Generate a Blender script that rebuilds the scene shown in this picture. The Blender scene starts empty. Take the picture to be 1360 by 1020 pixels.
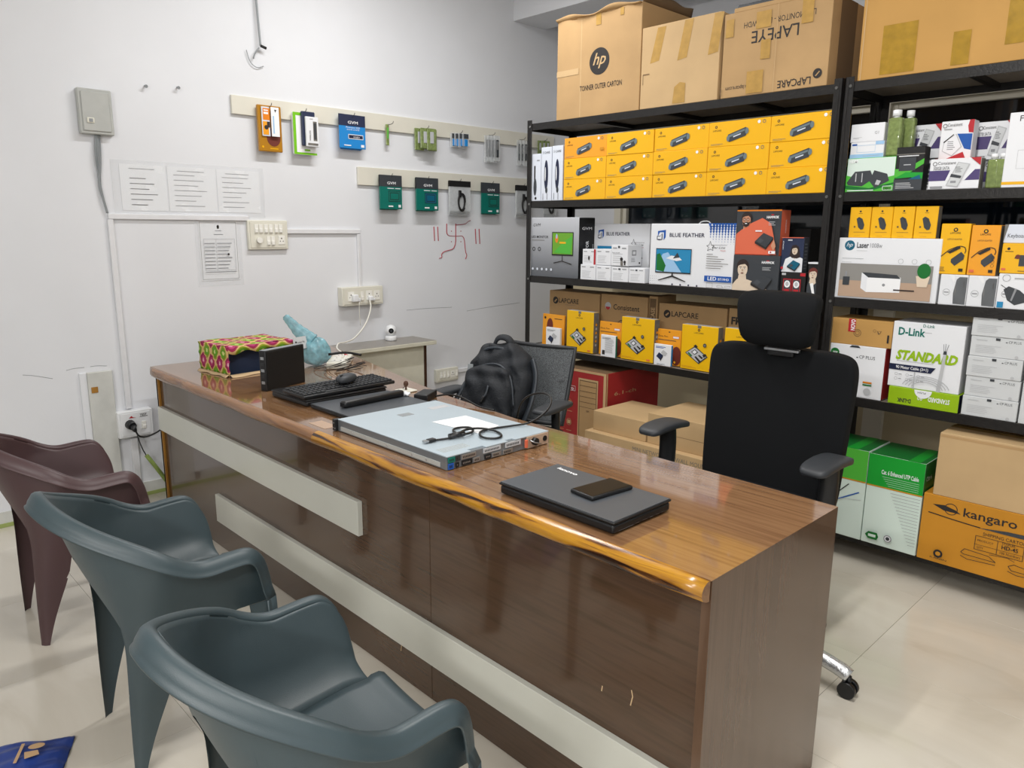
import bpy, bmesh, math, random
from mathutils import Vector, Matrix
random.seed(7)
S = bpy.context.scene
COL = S.collection
PI = math.pi
# ------------------------------------------------------------------ camera
CAM = Vector((4.14, 0.0, 1.43))
FPX, PITCH, YAW, ROLL = 990.87, -0.205247, -0.802188, 0.0077636
cF = Vector((math.cos(PITCH)*math.sin(YAW), math.cos(PITCH)*math.cos(YAW), math.sin(PITCH)))
_r = cF.cross(Vector((0, 0, 1))).normalized(); _u = _r.cross(cF)
cR = _r*math.cos(ROLL)+_u*math.sin(ROLL); cU = -_r*math.sin(ROLL)+_u*math.cos(ROLL)
cd = bpy.data.cameras.new('camera'); cam = bpy.data.objects.new('camera', cd); COL.objects.link(cam)
cd.sensor_width = 36; cd.lens = FPX/1360*36; cd.clip_start = 0.05
cam.matrix_world = Matrix(((cR.x, cU.x, -cF.x, CAM.x), (cR.y, cU.y, -cF.y, CAM.y), (cR.z, cU.z, -cF.z, CAM.z), (0, 0, 0, 1)))
S.camera = cam
# ------------------------------------------------------------------ world, lights, exposure
w = bpy.data.worlds.new('world'); S.world = w; w.use_nodes = True
w.node_tree.nodes['Background'].inputs[0].default_value = (0.02, 0.025, 0.035, 1)
w.node_tree.nodes['Background'].inputs[1].default_value = 1.0
S.view_settings.view_transform = 'Standard'; S.view_settings.look = 'None'
S.view_settings.exposure = -0.10; S.view_settings.gamma = 1.0
def area(name, loc, sx, sy, power, col, rot=(0, 0, 0)):
    l = bpy.data.lights.new(name, 'AREA'); l.shape = 'RECTANGLE'; l.size = sx; l.size_y = sy; l.energy = power; l.color = col
    o = bpy.data.objects.new(name, l); COL.objects.link(o); o.location = loc; o.rotation_euler = rot; return o
area('tube_light', (1.15, 2.35, 3.12), 0.10, 1.2, 36, (1.0, 0.99, 0.98))
area('tube_light', (3.35, 1.45, 3.12), 0.10, 1.2, 46, (1.0, 0.985, 0.96))
area('tube_light', (4.6, -1.1, 3.0), 0.10, 1.2, 40, (1.0, 0.98, 0.95))
area('front_fill_light', (3.9, -2.1, 2.35), 1.2, 0.10, 52, (1.0, 0.98, 0.95), (math.radians(72), 0, 0))  # added fill, set low so light reaches in under the rack shelves
# ------------------------------------------------------------------ pixel ray helper (points on real planes)
def ray(x, y): return cF+cR*((x-680)/FPX)-cU*((y-510)/FPX)
def atx(x, y, X=0.0): d = ray(x, y); return CAM+d*((X-CAM.x)/d.x)
def aty(x, y, Y): d = ray(x, y); return CAM+d*((Y-CAM.y)/d.y)
def atz(x, y, Z): d = ray(x, y); return CAM+d*((Z-CAM.z)/d.z)
# ------------------------------------------------------------------ materials
M = {}
def hexc(h):
    h = h.lstrip('#'); c = [int(h[i:i+2], 16)/255 for i in (0, 2, 4)]
    return tuple(((v/12.92) if v <= .04045 else ((v+.055)/1.055)**2.4) for v in c)+(1,)
def mat(name, col, rough=.5, metal=0, noise=0, nscale=20, bump=0, bscale=200, spec=.5, alpha=1, trans=0, coat=0, stretch=None, emit=None, estr=1):
    if name in M: return M[name]
    m = bpy.data.materials.new(name); m.use_nodes = True; nt = m.node_tree; b = nt.nodes['Principled BSDF']
    c = hexc(col) if isinstance(col, str) else col
    b.inputs['Base Color'].default_value = c; b.inputs['Roughness'].default_value = rough; b.inputs['Metallic'].default_value = metal
    b.inputs['Specular IOR Level'].default_value = spec; b.inputs['Alpha'].default_value = alpha
    b.inputs['Transmission Weight'].default_value = trans; b.inputs['Coat Weight'].default_value = coat; b.inputs['Coat Roughness'].default_value = .06
    if emit: b.inputs['Emission Color'].default_value = hexc(emit); b.inputs['Emission Strength'].default_value = estr
    if noise or bump:
        tc = nt.nodes.new('ShaderNodeTexCoord'); mp = nt.nodes.new('ShaderNodeMapping'); nt.links.new(tc.outputs['Object'], mp.inputs[0])
        if stretch: mp.inputs['Scale'].default_value = stretch
    if noise:
        n = nt.nodes.new('ShaderNodeTexNoise'); n.inputs['Scale'].default_value = nscale; n.inputs['Detail'].default_value = 6; nt.links.new(mp.outputs[0], n.inputs[0])
        r = nt.nodes.new('ShaderNodeValToRGB'); r.color_ramp.elements[0].position = .3; r.color_ramp.elements[1].position = .7
        r.color_ramp.elements[0].color = tuple(v*(1-noise) for v in c[:3])+(1,); r.color_ramp.elements[1].color = tuple(min(1, v*(1+noise*.5)) for v in c[:3])+(1,)
        nt.links.new(n.outputs[0], r.inputs[0]); nt.links.new(r.outputs[0], b.inputs['Base Color'])
    if bump:
        n2 = nt.nodes.new('ShaderNodeTexNoise'); n2.inputs['Scale'].default_value = bscale; n2.inputs['Detail'].default_value = 3; nt.links.new(mp.outputs[0], n2.inputs[0])
        bp = nt.nodes.new('ShaderNodeBump'); bp.inputs['Strength'].default_value = bump; bp.inputs['Distance'].default_value = .002
        nt.links.new(n2.outputs[0], bp.inputs['Height']); nt.links.new(bp.outputs[0], b.inputs['Normal'])
    M[name] = m; return m
def ramp_mat(name, stops, scale, nscale, rough, spec=.5, coat=0, detail=8, dist=0.0, rot=(0, 0, 0), tex='noise', bump=0):
    m = bpy.data.materials.new(name); m.use_nodes = True; nt = m.node_tree; b = nt.nodes['Principled BSDF']
    tc = nt.nodes.new('ShaderNodeTexCoord'); mp = nt.nodes.new('ShaderNodeMapping'); mp.inputs['Scale'].default_value = scale; mp.inputs['Rotation'].default_value = rot
    nt.links.new(tc.outputs['Object'], mp.inputs[0])
    n = nt.nodes.new('ShaderNodeTexNoise'); n.inputs['Scale'].default_value = nscale; n.inputs['Detail'].default_value = detail; n.inputs['Distortion'].default_value = dist
    nt.links.new(mp.outputs[0], n.inputs[0])
    r = nt.nodes.new('ShaderNodeValToRGB'); e = r.color_ramp.elements
    e[0].position = stops[0][0]; e[0].color = hexc(stops[0][1]); e[1].position = stops[-1][0]; e[1].color = hexc(stops[-1][1])
    for p, c in stops[1:-1]: x = e.new(p); x.color = hexc(c)
    nt.links.new(n.outputs[0], r.inputs[0]); nt.links.new(r.outputs[0], b.inputs['Base Color'])
    b.inputs['Roughness'].default_value = rough; b.inputs['Specular IOR Level'].default_value = spec; b.inputs['Coat Weight'].default_value = coat; b.inputs['Coat Roughness'].default_value = .03 if 'edge' not in name else .2
    if bump:
        bp = nt.nodes.new('ShaderNodeBump'); bp.inputs['Strength'].default_value = bump; bp.inputs['Distance'].default_value = .003
        nt.links.new(n.outputs[0], bp.inputs['Height']); nt.links.new(bp.outputs[0], b.inputs['Normal'])
    M[name] = m; return m
mat('wall_paint', '#e2e4e8', .55, noise=.05, nscale=1.3, bump=.15, bscale=60, spec=.3)
mat('wall_beige', '#d3c6a6', .6, noise=.05, nscale=2)
mat('ceiling_paint', '#e6e6e6', .8)
mat('wall_patch', '#cfd0cb', .6, noise=.12, nscale=9, bump=.2)
mat('conduit', '#e2e3e6', .4, noise=.04); mat('cream_batten', '#dcd9cc', .45, noise=.05, nscale=6)
mat('switch_cream', '#dfddd0', .35); mat('switch_key', '#f1f0e9', .25); mat('white_plastic', '#eceef0', .3); mat('grey_metal', '#b5b7b3', .4, noise=.05)
mat('rack_paint', '#191716', .42, noise=.35, nscale=40, bump=.5, bscale=90, spec=.45)
mat('bolt', '#8a8a88', .3, 1); mat('shelf_sheet', '#8a8176', .55, noise=.15, nscale=8)
mat('black_plastic', '#17181a', .4, bump=.1, bscale=600); mat('black_gloss', '#070708', .3, spec=.25); mat('black_fabric', '#0d0f12', .85, bump=.7, bscale=900, spec=.25)
mat('arm_plastic', '#34373b', .5); mat('dark_grey', '#2b2d30', .5); mat('black', '#0c0c0d', .6); mat('white', '#f0f1f3', .45); mat('silver', '#b9bcbf', .3, .9)
mat('laptop_lid', '#4b4f54', .38, spec=.4); mat('laptop_black', '#121315', .45)
mat('server_top', '#b9c7d0', .32, .15, noise=.03, nscale=12, spec=.5); mat('server_side', '#8b9196', .35, .6)
mat('card', '#b7966b', .75, noise=.10, nscale=5, bump=.2, bscale=30, spec=.2); mat('card_light', '#c4a67c', .72, noise=.08, nscale=5, bump=.2, bscale=25, spec=.2)
mat('card_tan', '#be9355', .72, noise=.08, nscale=4, bump=.2, bscale=25, spec=.2); mat('card_orange', '#c88a2c', .7, noise=.08, nscale=6, bump=.15, bscale=25, spec=.2)
mat('card_dark', '#6d563b', .8); mat('tape', '#b8924f', .22, noise=.15, nscale=30, coat=.3); mat('tape_gold', '#a8842c', .2, noise=.2, nscale=30, coat=.4)
mat('yellow', '#efb40c', .38, coat=.1); mat('yellow_orange', '#eea024', .38, coat=.1); mat('orange', '#e2821c', .4); mat('yellow_deep', '#ebb808', .4)
mat('ink', '#231f1e', .6); mat('grey_ink', '#8d8f93', .6); mat('light_ink', '#b8babd', .6); mat('red', '#b3202a', .4); mat('red_card', '#a62a2c', .5, noise=.06)
mat('box_white', '#e6e8ec', .4); mat('box_cool', '#d9dfea', .38); mat('box_grey', '#cdd0d2', .42); mat('grey_card', '#75726c', .6, noise=.2, nscale=30)
mat('blue', '#1b55a8', .35); mat('navy', '#1c2340', .4); mat('blue_print', '#2487b8', .35); mat('sky_print', '#9cc3e6', .4); mat('green_dark', '#106d2b', .4)
mat('green', '#159a30', .4); mat('green_light', '#4fb33a', .4); mat('lime', '#93b813', .4); mat('mint', '#d4e4db', .45); mat('purple', '#4a3d70', .4)
mat('teal', '#0d6f63', .35); mat('teal_blue', '#0c5d78', .35); mat('pack_navy', '#26304d', .35); mat('pack_blue', '#1f86cf', .35); mat('pack_green', '#76c11c', .4); mat('gold_pack', '#b07a14', .35, coat=.3)
mat('toner_part', '#6b7a80', .4); mat('charcoal', '#3a3e43', .4); mat('skin', '#c98f71', .6); mat('hair', '#2a1c18', .6); mat('shirt', '#d9694a', .6); mat('cream_print', '#dccab4', .6)
mat('grass_print', '#6aa52c', .5); mat('wood_print', '#b59a84', .5); mat('grey_print', '#8c8a86', .5); mat('maroon', '#6c2d22', .5)
mat('green_liquid', '#93a565', .1, trans=.25, noise=.35, nscale=60); mat('clear_film', '#eef1f3', .1, alpha=.10, spec=.6); mat('film_tex', '#e4e8ea', .12, alpha=.40, noise=.12, nscale=50)
mat('window_frame', '#dedacb', .5); mat('dark_glass', '#0d141c', .04, spec=.7); mat('red_paint', '#a8424c', .7)
mat('cable_white', '#e8e6dc', .4); mat('cable_black', '#141414', .45); mat('cable_grey', '#8e9396', .5); mat('cable_green', '#8ea354', .55, noise=.2, nscale=80)
mat('chair_blue', '#3b494e', .42, noise=.06, nscale=7, bump=.12, bscale=500, spec=.5); mat('chair_brown', '#4c3739', .42, noise=.06, nscale=7, bump=.12, bscale=500, spec=.5)
mat('bag_fabric', '#1c2026', .7, noise=.2, nscale=8, bump=1, bscale=120); mat('bag_trim', '#333940', .45); mat('paper', '#e9ebee', .6); mat('laminate_white', '#cfd0c6', .3, noise=.06, nscale=3, coat=.2)
mat('strip_edge', '#8c8778', .5); mat('floor_grout', '#9a9386', .7); mat('baseboard_green', '#9aa862', .6); mat('foil', '#cfd2d4', .22, .75, bump=1, bscale=140)
mat('poly_blue', '#7fbdcb', .25, alpha=.62, noise=.35, nscale=40, bump=1, bscale=60); mat('blue_bag', '#25418f', .45, noise=.2, nscale=20, coat=.3); mat('gold_print', '#c9a57a', .4)
mat('counter_cream', '#d2d0bf', .5, noise=.05); mat('counter_top', '#8b857c', .3, noise=.1, nscale=12); mat('dark_wood_edge', '#3d2414', .5); mat('wood_edge', '#a8772f', .35, noise=.15, nscale=10, coat=.4)
mat('incense_brown', '#4c3020', .7); mat('navy_inside', '#1d2a44', .7); mat('kraft_tear', '#c9ad86', .8)
ramp_mat('desk_top', [(.25, '#6b4c34'), (.45, '#7f5d40'), (.6, '#8b694a'), (.8, '#735236')], (1.0, 26, 5), 3.0, .09, .5, coat=.45, detail=9)
ramp_mat('desk_panel', [(.25, '#41301f'), (.5, '#523c2b'), (.75, '#463325')], (1.5, 8, 26), 2.5, .14, .5, coat=.35, detail=8, rot=(0, .12, 0))
ramp_mat('desk_end', [(.25, '#56402f'), (.5, '#634b39'), (.75, '#513b2b')], (8, 18, .8), 2.2, .2, .5, coat=.3, detail=8)
ramp_mat('desk_edge', [(.34, '#2c1606'), (.41, '#6b4119'), (.48, '#a3701f'), (.6, '#b8841f'), (.72, '#84541c')], (1.4, 16, 16), 2.0, .24, .5, coat=.25, detail=5, dist=1.2)
ramp_mat('desk_edge_red', [(.3, '#6b4528'), (.5, '#8c6138'), (.7, '#7d5330')], (1.6, 14, 14), 2.2, .22, .5, coat=.25, detail=5, dist=.8)
ramp_mat('marble_tile', [(.30, '#bdb4a3'), (.42, '#cfc8ba'), (.6, '#d8d2c5'), (.8, '#d3ccbf')], (1, 1.7, 1), 1.3, .15, .5, coat=.2, detail=10, dist=1.2)
def fabric_pattern():
    m = bpy.data.materials.new('patterned_cloth'); m.use_nodes = True; nt = m.node_tree; b = nt.nodes['Principled BSDF']; L = nt.links
    tc = nt.nodes.new('ShaderNodeTexCoord'); sp = nt.nodes.new('ShaderNodeSeparateXYZ'); L.new(tc.outputs['UV'], sp.inputs[0])
    def mth(op, a, bb=None):
        n = nt.nodes.new('ShaderNodeMath'); n.operation = op
        for i, v in enumerate((a, bb)):
            if v is None: continue
            if isinstance(v, (int, float)): n.inputs[i].default_value = v
            else: L.new(v, n.inputs[i])
        return n.outputs[0]
    cu = mth('COSINE', mth('MULTIPLY', sp.outputs[0], 2*PI/.075)); cv = mth('COSINE', mth('MULTIPLY', sp.outputs[1], 2*PI/.105))
    f = mth('ADD', cu, cv); fa = mth('ABSOLUTE', f)
    # two ogee families, pink and green, alternate along u
    r1 = nt.nodes.new('ShaderNodeValToRGB'); r1.color_ramp.interpolation = 'CONSTANT'; e = r1.color_ramp.elements
    e[0].color = hexc('#d8b67a'); e[1].position = .16; e[1].color = hexc('#a3244f')
    for p, c in ((.42, '#8a1547'), (.62, '#b5306a'), (.9, '#e0b0b8')): x = e.new(p); x.color = hexc(c)
    r2 = nt.nodes.new('ShaderNodeValToRGB'); r2.color_ramp.interpolation = 'CONSTANT'; e = r2.color_ramp.elements
    e[0].color = hexc('#d8b67a'); e[1].position = .16; e[1].color = hexc('#8f9c16')
    for p, c in ((.42, '#6f8a12'), (.62, '#5fa51c'), (.9, '#d7dd8a')): x = e.new(p); x.color = hexc(c)
    g = mth('MULTIPLY', fa, .5); L.new(g, r1.inputs[0]); L.new(g, r2.inputs[0])
    mx = nt.nodes.new('ShaderNodeMix'); mx.data_type = 'RGBA'; L.new(mth('GREATER_THAN', f, 0.0), mx.inputs['Factor']); L.new(r1.outputs[0], mx.inputs['A']); L.new(r2.outputs[0], mx.inputs['B'])
    L.new(mx.outputs['Result'], b.inputs['Base Color']); b.inputs['Roughness'].default_value = .75
    M['patterned_cloth'] = m
fabric_pattern()
def mesh_weave():
    m = bpy.data.materials.new('mesh_weave'); m.use_nodes = True; nt = m.node_tree; b = nt.nodes['Principled BSDF']; L = nt.links
    tc = nt.nodes.new('ShaderNodeTexCoord'); wv = nt.nodes.new('ShaderNodeTexVoronoi'); wv.inputs['Scale'].default_value = 330; L.new(tc.outputs['Object'], wv.inputs[0])
    r = nt.nodes.new('ShaderNodeValToRGB'); r.color_ramp.elements[0].position = .25; r.color_ramp.elements[0].color = hexc('#0a0b0c'); r.color_ramp.elements[1].position = .6; r.color_ramp.elements[1].color = hexc('#5d6164')
    L.new(wv.outputs['Distance'], r.inputs[0]); L.new(r.outputs[0], b.inputs['Base Color']); b.inputs['Roughness'].default_value = .6
    M['mesh_weave'] = m
mesh_weave()
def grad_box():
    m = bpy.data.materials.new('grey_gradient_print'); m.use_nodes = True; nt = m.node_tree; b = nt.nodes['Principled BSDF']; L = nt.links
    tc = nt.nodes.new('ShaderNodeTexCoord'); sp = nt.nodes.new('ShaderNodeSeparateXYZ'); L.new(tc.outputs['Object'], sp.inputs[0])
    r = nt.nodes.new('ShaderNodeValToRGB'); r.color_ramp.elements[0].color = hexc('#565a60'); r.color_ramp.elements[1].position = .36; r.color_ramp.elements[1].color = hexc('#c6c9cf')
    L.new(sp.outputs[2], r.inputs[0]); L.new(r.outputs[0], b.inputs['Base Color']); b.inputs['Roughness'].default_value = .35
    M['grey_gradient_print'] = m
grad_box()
# ------------------------------------------------------------------ mesh builder
class MB:
    def __init__(s): s.bm = bmesh.new(); s.slots = []; s.uv = None
    def mi(s, m):
        if m not in s.slots: s.slots.append(m)
        return s.slots.index(m)
    def face(s, vs, m, smooth=False):
        try: f = s.bm.faces.new(vs)
        except ValueError: return None
        f.material_index = s.mi(m); f.smooth = smooth; return f
    def poly(s, pts, m, smooth=False): return s.face([s.bm.verts.new(p) for p in pts], m, smooth)
    def box(s, a, b, m, bev=0, seg=2, xf=None):
        a = Vector(a); b = Vector(b); x0, y0, z0 = a; x1, y1, z1 = b
        P = [(x0, y0, z0), (x1, y0, z0), (x1, y1, z0), (x0, y1, z0), (x0, y0, z1), (x1, y0, z1), (x1, y1, z1), (x0, y1, z1)]
        v = [s.bm.verts.new(p) for p in P]
        fs = [s.face([v[i] for i in q], m) for q in ((0, 3, 2, 1), (4, 5, 6, 7), (0, 1, 5, 4), (1, 2, 6, 5), (2, 3, 7, 6), (3, 0, 4, 7))]
        if bev:
            es = list({e for f in fs for e in f.edges})
            r = bmesh.ops.bevel(s.bm, geom=es, offset=bev, segments=seg, affect='EDGES', profile=.5)
            for f in r['faces']: f.material_index = s.mi(m); f.smooth = seg > 1
            v = list({q for f in list(r['faces'])+[g for g in fs if g and g.is_valid] for q in f.verts})
        if xf is not None:
            for q in v: q.co = xf @ q.co
        return v
    def cyl(s, p0, p1, r0, m, r1=None, n=16, caps=True, smooth=True):
        p0 = Vector(p0); p1 = Vector(p1); r1 = r0 if r1 is None else r1
        d = (p1-p0).normalized(); a = d.orthogonal().normalized(); b = d.cross(a)
        A = []; B = []
        for i in range(n):
            t = 2*PI*i/n; o = a*math.cos(t)+b*math.sin(t)
            A.append(s.bm.verts.new(p0+o*r0)); B.append(s.bm.verts.new(p1+o*r1))
        for i in range(n): s.face([A[i], A[(i+1) % n], B[(i+1) % n], B[i]], m, smooth)
        if caps: s.face(A[::-1], m); s.face(B, m)
    def tube(s, pts, r, m, n=8, smooth_path=0, closed=False, flat=None):
        pts = [Vector(p) for p in pts]
        for _ in range(smooth_path):
            q = [pts[0]]
            for i in range(len(pts)-1): q += [pts[i]*.75+pts[i+1]*.25, pts[i]*.25+pts[i+1]*.75]
            q.append(pts[-1]); pts = q
        rings = []; N = len(pts); up = None
        for i, p in enumerate(pts):
            t = (pts[min(i+1, N-1)]-pts[max(i-1, 0)])
            if t.length < 1e-9: t = Vector((0, 0, 1))
            t.normalize()
            if up is None: up = t.orthogonal().normalized()
            a = up-t*up.dot(t)
            if a.length < 1e-6: a = t.orthogonal()
            a.normalize(); up = a; b = t.cross(a); rr = r[i*len(r)//N] if isinstance(r, (list, tuple)) else r
            rings.append([s.bm.verts.new(p+(a*math.cos(2*PI*k/n)+b*math.sin(2*PI*k/n)*(flat or 1))*rr) for k in range(n)])
        for i in range(N-1):
            for k in range(n): s.face([rings[i][k], rings[i][(k+1) % n], rings[i+1][(k+1) % n], rings[i+1][k]], m, True)
        s.face(rings[0][::-1], m); s.face(rings[-1], m)
    def lathe(s, prof, c, m, n=24):
        rings = []
        for r, z in prof: rings.append([s.bm.verts.new((c[0]+r*math.cos(2*PI*k/n), c[1]+r*math.sin(2*PI*k/n), c[2]+z)) for k in range(n)])
        for i in range(len(prof)-1):
            for k in range(n): s.face([rings[i][k], rings[i][(k+1) % n], rings[i+1][(k+1) % n], rings[i+1][k]], m, True)
        s.face(rings[0][::-1], m); s.face(rings[-1], m)
    def ball(s, c, r, m, n=16, k=10):
        s.lathe([(r[0]*math.sin(PI*i/k)+1e-5, -r[2]*math.cos(PI*i/k)) for i in range(k+1)], c, m, n)
    def prism(s, pts, d, m):
        """pts: 3D polygon, extruded by vector d"""
        d = Vector(d); A = [s.bm.verts.new(Vector(p)) for p in pts]; B = [s.bm.verts.new(Vector(p)+d) for p in pts]
        s.face(A[::-1], m); s.face(B, m)
        for i in range(len(A)): j = (i+1) % len(A); s.face([A[i], A[j], B[j], B[i]], m)
    def grid(s, fn, nu, nv, m, smooth=True, uvf=None):
        V = [[s.bm.verts.new(fn(i/nu, j/nv)) for j in range(nv+1)] for i in range(nu+1)]
        if uvf and s.uv is None: s.uv = s.bm.loops.layers.uv.new('UVMap')
        for i in range(nu):
            for j in range(nv):
                f = s.face([V[i][j], V[i+1][j], V[i+1][j+1], V[i][j+1]], m, smooth)
                if f and uvf:
                    for l, (a, b) in zip(f.loops, ((i, j), (i+1, j), (i+1, j+1), (i, j+1))): l[s.uv].uv = uvf(a/nu, b/nv)
        return V
    def build(s, name, parent=None, loc=None, rot=None, fix=True):
        if fix: bmesh.ops.recalc_face_normals(s.bm, faces=s.bm.faces)
        me = bpy.data.meshes.new(name); s.bm.to_mesh(me); s.bm.free()
        for m in s.slots: me.materials.append(M[m])
        o = bpy.data.objects.new(name, me); COL.objects.link(o)
        if parent: o.parent = parent
        if loc is not None: o.location = loc
        if rot is not None: o.rotation_euler = rot
        return o
def tag(o, label=None, cat=None, group=None, kind=None):
    if label: o['label'] = label
    if cat: o['category'] = cat
    if group: o['group'] = group
    if kind: o['kind'] = kind
    return o
def empty(name, loc, rz=0, label=None, cat=None, group=None, rot=None):
    o = bpy.data.objects.new(name, None); COL.objects.link(o); o.location = loc; o.rotation_euler = rot or (0, 0, rz); o.empty_display_size = .05
    return tag(o, label, cat, group)
def mod(o, kind, **k):
    m = o.modifiers.new(kind.lower(), kind)
    for a, b in k.items(): setattr(m, a, b)
    return m
def copy_tree(o, parent=None):
    c = o.copy(); COL.objects.link(c)
    if parent: c.parent = parent
    for ch in [x for x in COL.objects if x.parent is o]: copy_tree(ch, c)
    return c
# ------------------------------------------------------------------ flat print (lettering and pictures) on a face
_tc = {}
def glyphs(text, bold=0, shear=0):
    k = (text, bold, shear)
    if k not in _tc:
        cu = bpy.data.curves.new('t', 'FONT'); cu.body = text; cu.resolution_u = 2; cu.offset = bold; cu.shear = shear
        o = bpy.data.objects.new('t', cu); COL.objects.link(o); bpy.context.view_layer.update()
        me = o.to_mesh(); V = [(v.co.x, v.co.y) for v in me.vertices]; Fs = [tuple(p.vertices) for p in me.polygons]
        o.to_mesh_clear(); bpy.data.objects.remove(o); bpy.data.curves.remove(cu)
        xs = [a for a, b in V] or [0]; ys = [b for a, b in V] or [0]
        _tc[k] = (V, Fs, min(xs), max(xs), min(ys), max(ys))
    return _tc[k]
class Print:
    """flat ink layers on the plane o + u*U + v*W (metres), normal N"""
    def __init__(s, o, U, W, w, h, mb=None):
        s.o = Vector(o); s.U = Vector(U).normalized(); s.W = Vector(W).normalized(); s.N = s.U.cross(s.W); s.w = w; s.h = h; s.k = 1; s.mb = mb or MB()
    def pt(s, u, v): return s.o+s.U*(u*s.w)+s.W*(v*s.h)+s.N*(.0003*s.k)
    def P(s, pts, m): s.mb.poly([s.pt(*p) for p in pts], m); s.k += 1; return s
    def R(s, u0, v0, u1, v1, m): return s.P([(u0, v0), (u1, v0), (u1, v1), (u0, v1)], m)
    def C(s, u, v, r, m, ry=None, n=20, a0=0, a1=2*PI):
        """ellipse, r in metres"""
        ry = ry or r
        return s.P([(u+r/s.w*math.cos(a0+(a1-a0)*i/n), v+ry/s.h*math.sin(a0+(a1-a0)*i/n)) for i in range(n+(0 if a1-a0 > 6.28 else 1))], m)
    def ring(s, u, v, r, t, m, n=20):
        for i in range(n):
            a, b = 2*PI*i/n, 2*PI*(i+1)/n
            q = lambda rr, t_: s.pt(u+rr/s.w*math.cos(t_), v+rr/s.h*math.sin(t_))
            s.mb.poly([q(r-t, a), q(r, a), q(r, b), q(r-t, b)], m)
        s.k += 1; return s
    def frame(s, u0, v0, u1, v1, t, m):
        a = t/s.w; b = t/s.h
        for q in ((u0, v0, u1, v0+b), (u0, v1-b, u1, v1), (u0, v0, u0+a, v1), (u1-a, v0, u1, v1)): s.R(*q, m); s.k -= 1
        s.k += 1; return s
    def line(s, pts, t, m):
        for (a, b) in zip(pts[:-1], pts[1:]):
            A = Vector((a[0]*s.w, a[1]*s.h)); B = Vector((b[0]*s.w, b[1]*s.h)); d = (B-A)
            if d.length == 0: continue
            n = Vector((-d.y, d.x)).normalized()*t/2
            s.mb.poly([s.pt(p.x/s.w, p.y/s.h) for p in (A-n, B-n, B+n, A+n)], m)
        s.k += 1; return s
    def T(s, text, u, v, h, m, w=None, bold=0, shear=0, rot=0, align='l'):
        """baseline-left at (u,v); cap height h in metres; optional total width w in metres"""
        V, Fs, x0, x1, y0, y1 = glyphs(text, bold, shear); sc = h/.69; sx = (w/(x1-x0)) if w else sc
        W = (x1-x0)*sx; ox = {'l': 0, 'c': -W/2, 'r': -W}[align]; c, n = math.cos(rot), math.sin(rot)
        vs = []
        for (x, y) in V:
            X = (x-x0)*sx+ox; Y = y*sc; vs.append(s.mb.bm.verts.new(s.pt(u+(X*c-Y*n)/s.w, v+(X*n+Y*c)/s.h)))
        for f in Fs: s.mb.face([vs[i] for i in f], m)
        s.k += 1; return s
    def lines(s, u0, v0, u1, v1, n, m, t=.35, jag=.35):
        dv = (v1-v0)/n; rnd = random.Random(int(u0*97+v0*31+n))
        for i in range(n): s.R(u0, v0+dv*i, u0+(u1-u0)*(1-jag*rnd.random()), v0+dv*(i+t), m); s.k -= 1
        s.k += 1; return s
FOOT = {}
def carton(x0, x1, z0, z1, yf, d, body, label, cat='box', group=None, name='carton', front=None, right=None, top=None, mats=None, lean=0, rz=0, bev=.002, flaps=False):
    """a box whose root sits at its front bottom left corner; body local 0..w, 0..d, 0..h"""
    w, h = x1-x0, z1-z0; mb = MB()
    mb.box((0, 0, 0), (w, d, h), body, bev, 1)
    if mats:
        for f in mb.bm.faces:
            f.normal_update()
            n = f.normal
            if 'right' in mats and n.x > .8: f.material_index = mb.mi(mats['right'])
            if 'top' in mats and n.z > .8: f.material_index = mb.mi(mats['top'])
            if 'front' in mats and n.y < -.8: f.material_index = mb.mi(mats['front'])
    o = mb.build(name, None, (x0, yf, z0), (lean, 0, rz)); tag(o, label, cat, group)
    pm = MB(); 
    if front: front(Print((0, -.0003, 0), (1, 0, 0), (0, 0, 1), w, h, pm))
    if right: right(Print((w+.0003, 0, 0), (0, 1, 0), (0, 0, 1), d, h, pm))
    if top: top(Print((0, 0, h+.0003), (1, 0, 0), (0, 1, 0), w, d, pm))
    if len(pm.bm.faces): pm.build('printed_label', o, fix=False)
    else: pm.bm.free()
    return o
# ================================================================== SETTING
RX, Y0, YB, H = 6.0, -2.2, 4.65, 3.2
def struct(mb, name, label=None, parent=None): 
    o = mb.build(name, parent)
    if not parent: o['kind'] = 'structure'
    if label: o['label'] = label
    return o
b = MB(); b.box((-.1, Y0, -.08), (RX, YB, -.006), 'floor_grout'); floor = struct(b, 'floor', 'floor of large cream marble tiles')
tile_me = None; T = .6
xs = [3.308-T*k for k in range(6, -6, -1)]; ys = [1.885+T*k for k in range(-7, 6)]
for xa in xs:
    for ya in ys:
        if xa+T < 0 or xa > RX-.02 or ya+T < Y0 or ya > YB-.02: continue
        xe = max(xa, .001); xf = min(xa+T, RX); ye = max(ya, Y0); yf = min(ya+T, YB)
        b = MB(); b.box((xe+.0005-xa, ye+.0005-ya, -.008), (xf-.0005-xa, yf-.0005-ya, 0), 'marble_tile', .0003, 1); o = b.build('tile', floor); o.location = (xa, ya, 0)
b = MB(); b.box((-.15, Y0, 0), (0, YB, H), 'wall_paint'); wl = struct(b, 'wall_left', 'white painted wall with hooks, switchboards and papers')
b = MB(); b.box((RX, Y0, 0), (RX+.15, YB, H), 'wall_paint'); struct(b, 'wall_right')
b = MB(); b.box((-.15, Y0-.15, 0), (RX+.15, Y0, H), 'wall_paint'); struct(b, 'wall_front')
b = MB(); b.box((-.15, Y0-.15, H), (RX+.15, YB+.3, H+.1), 'ceiling_paint'); struct(b, 'ceiling')
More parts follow.
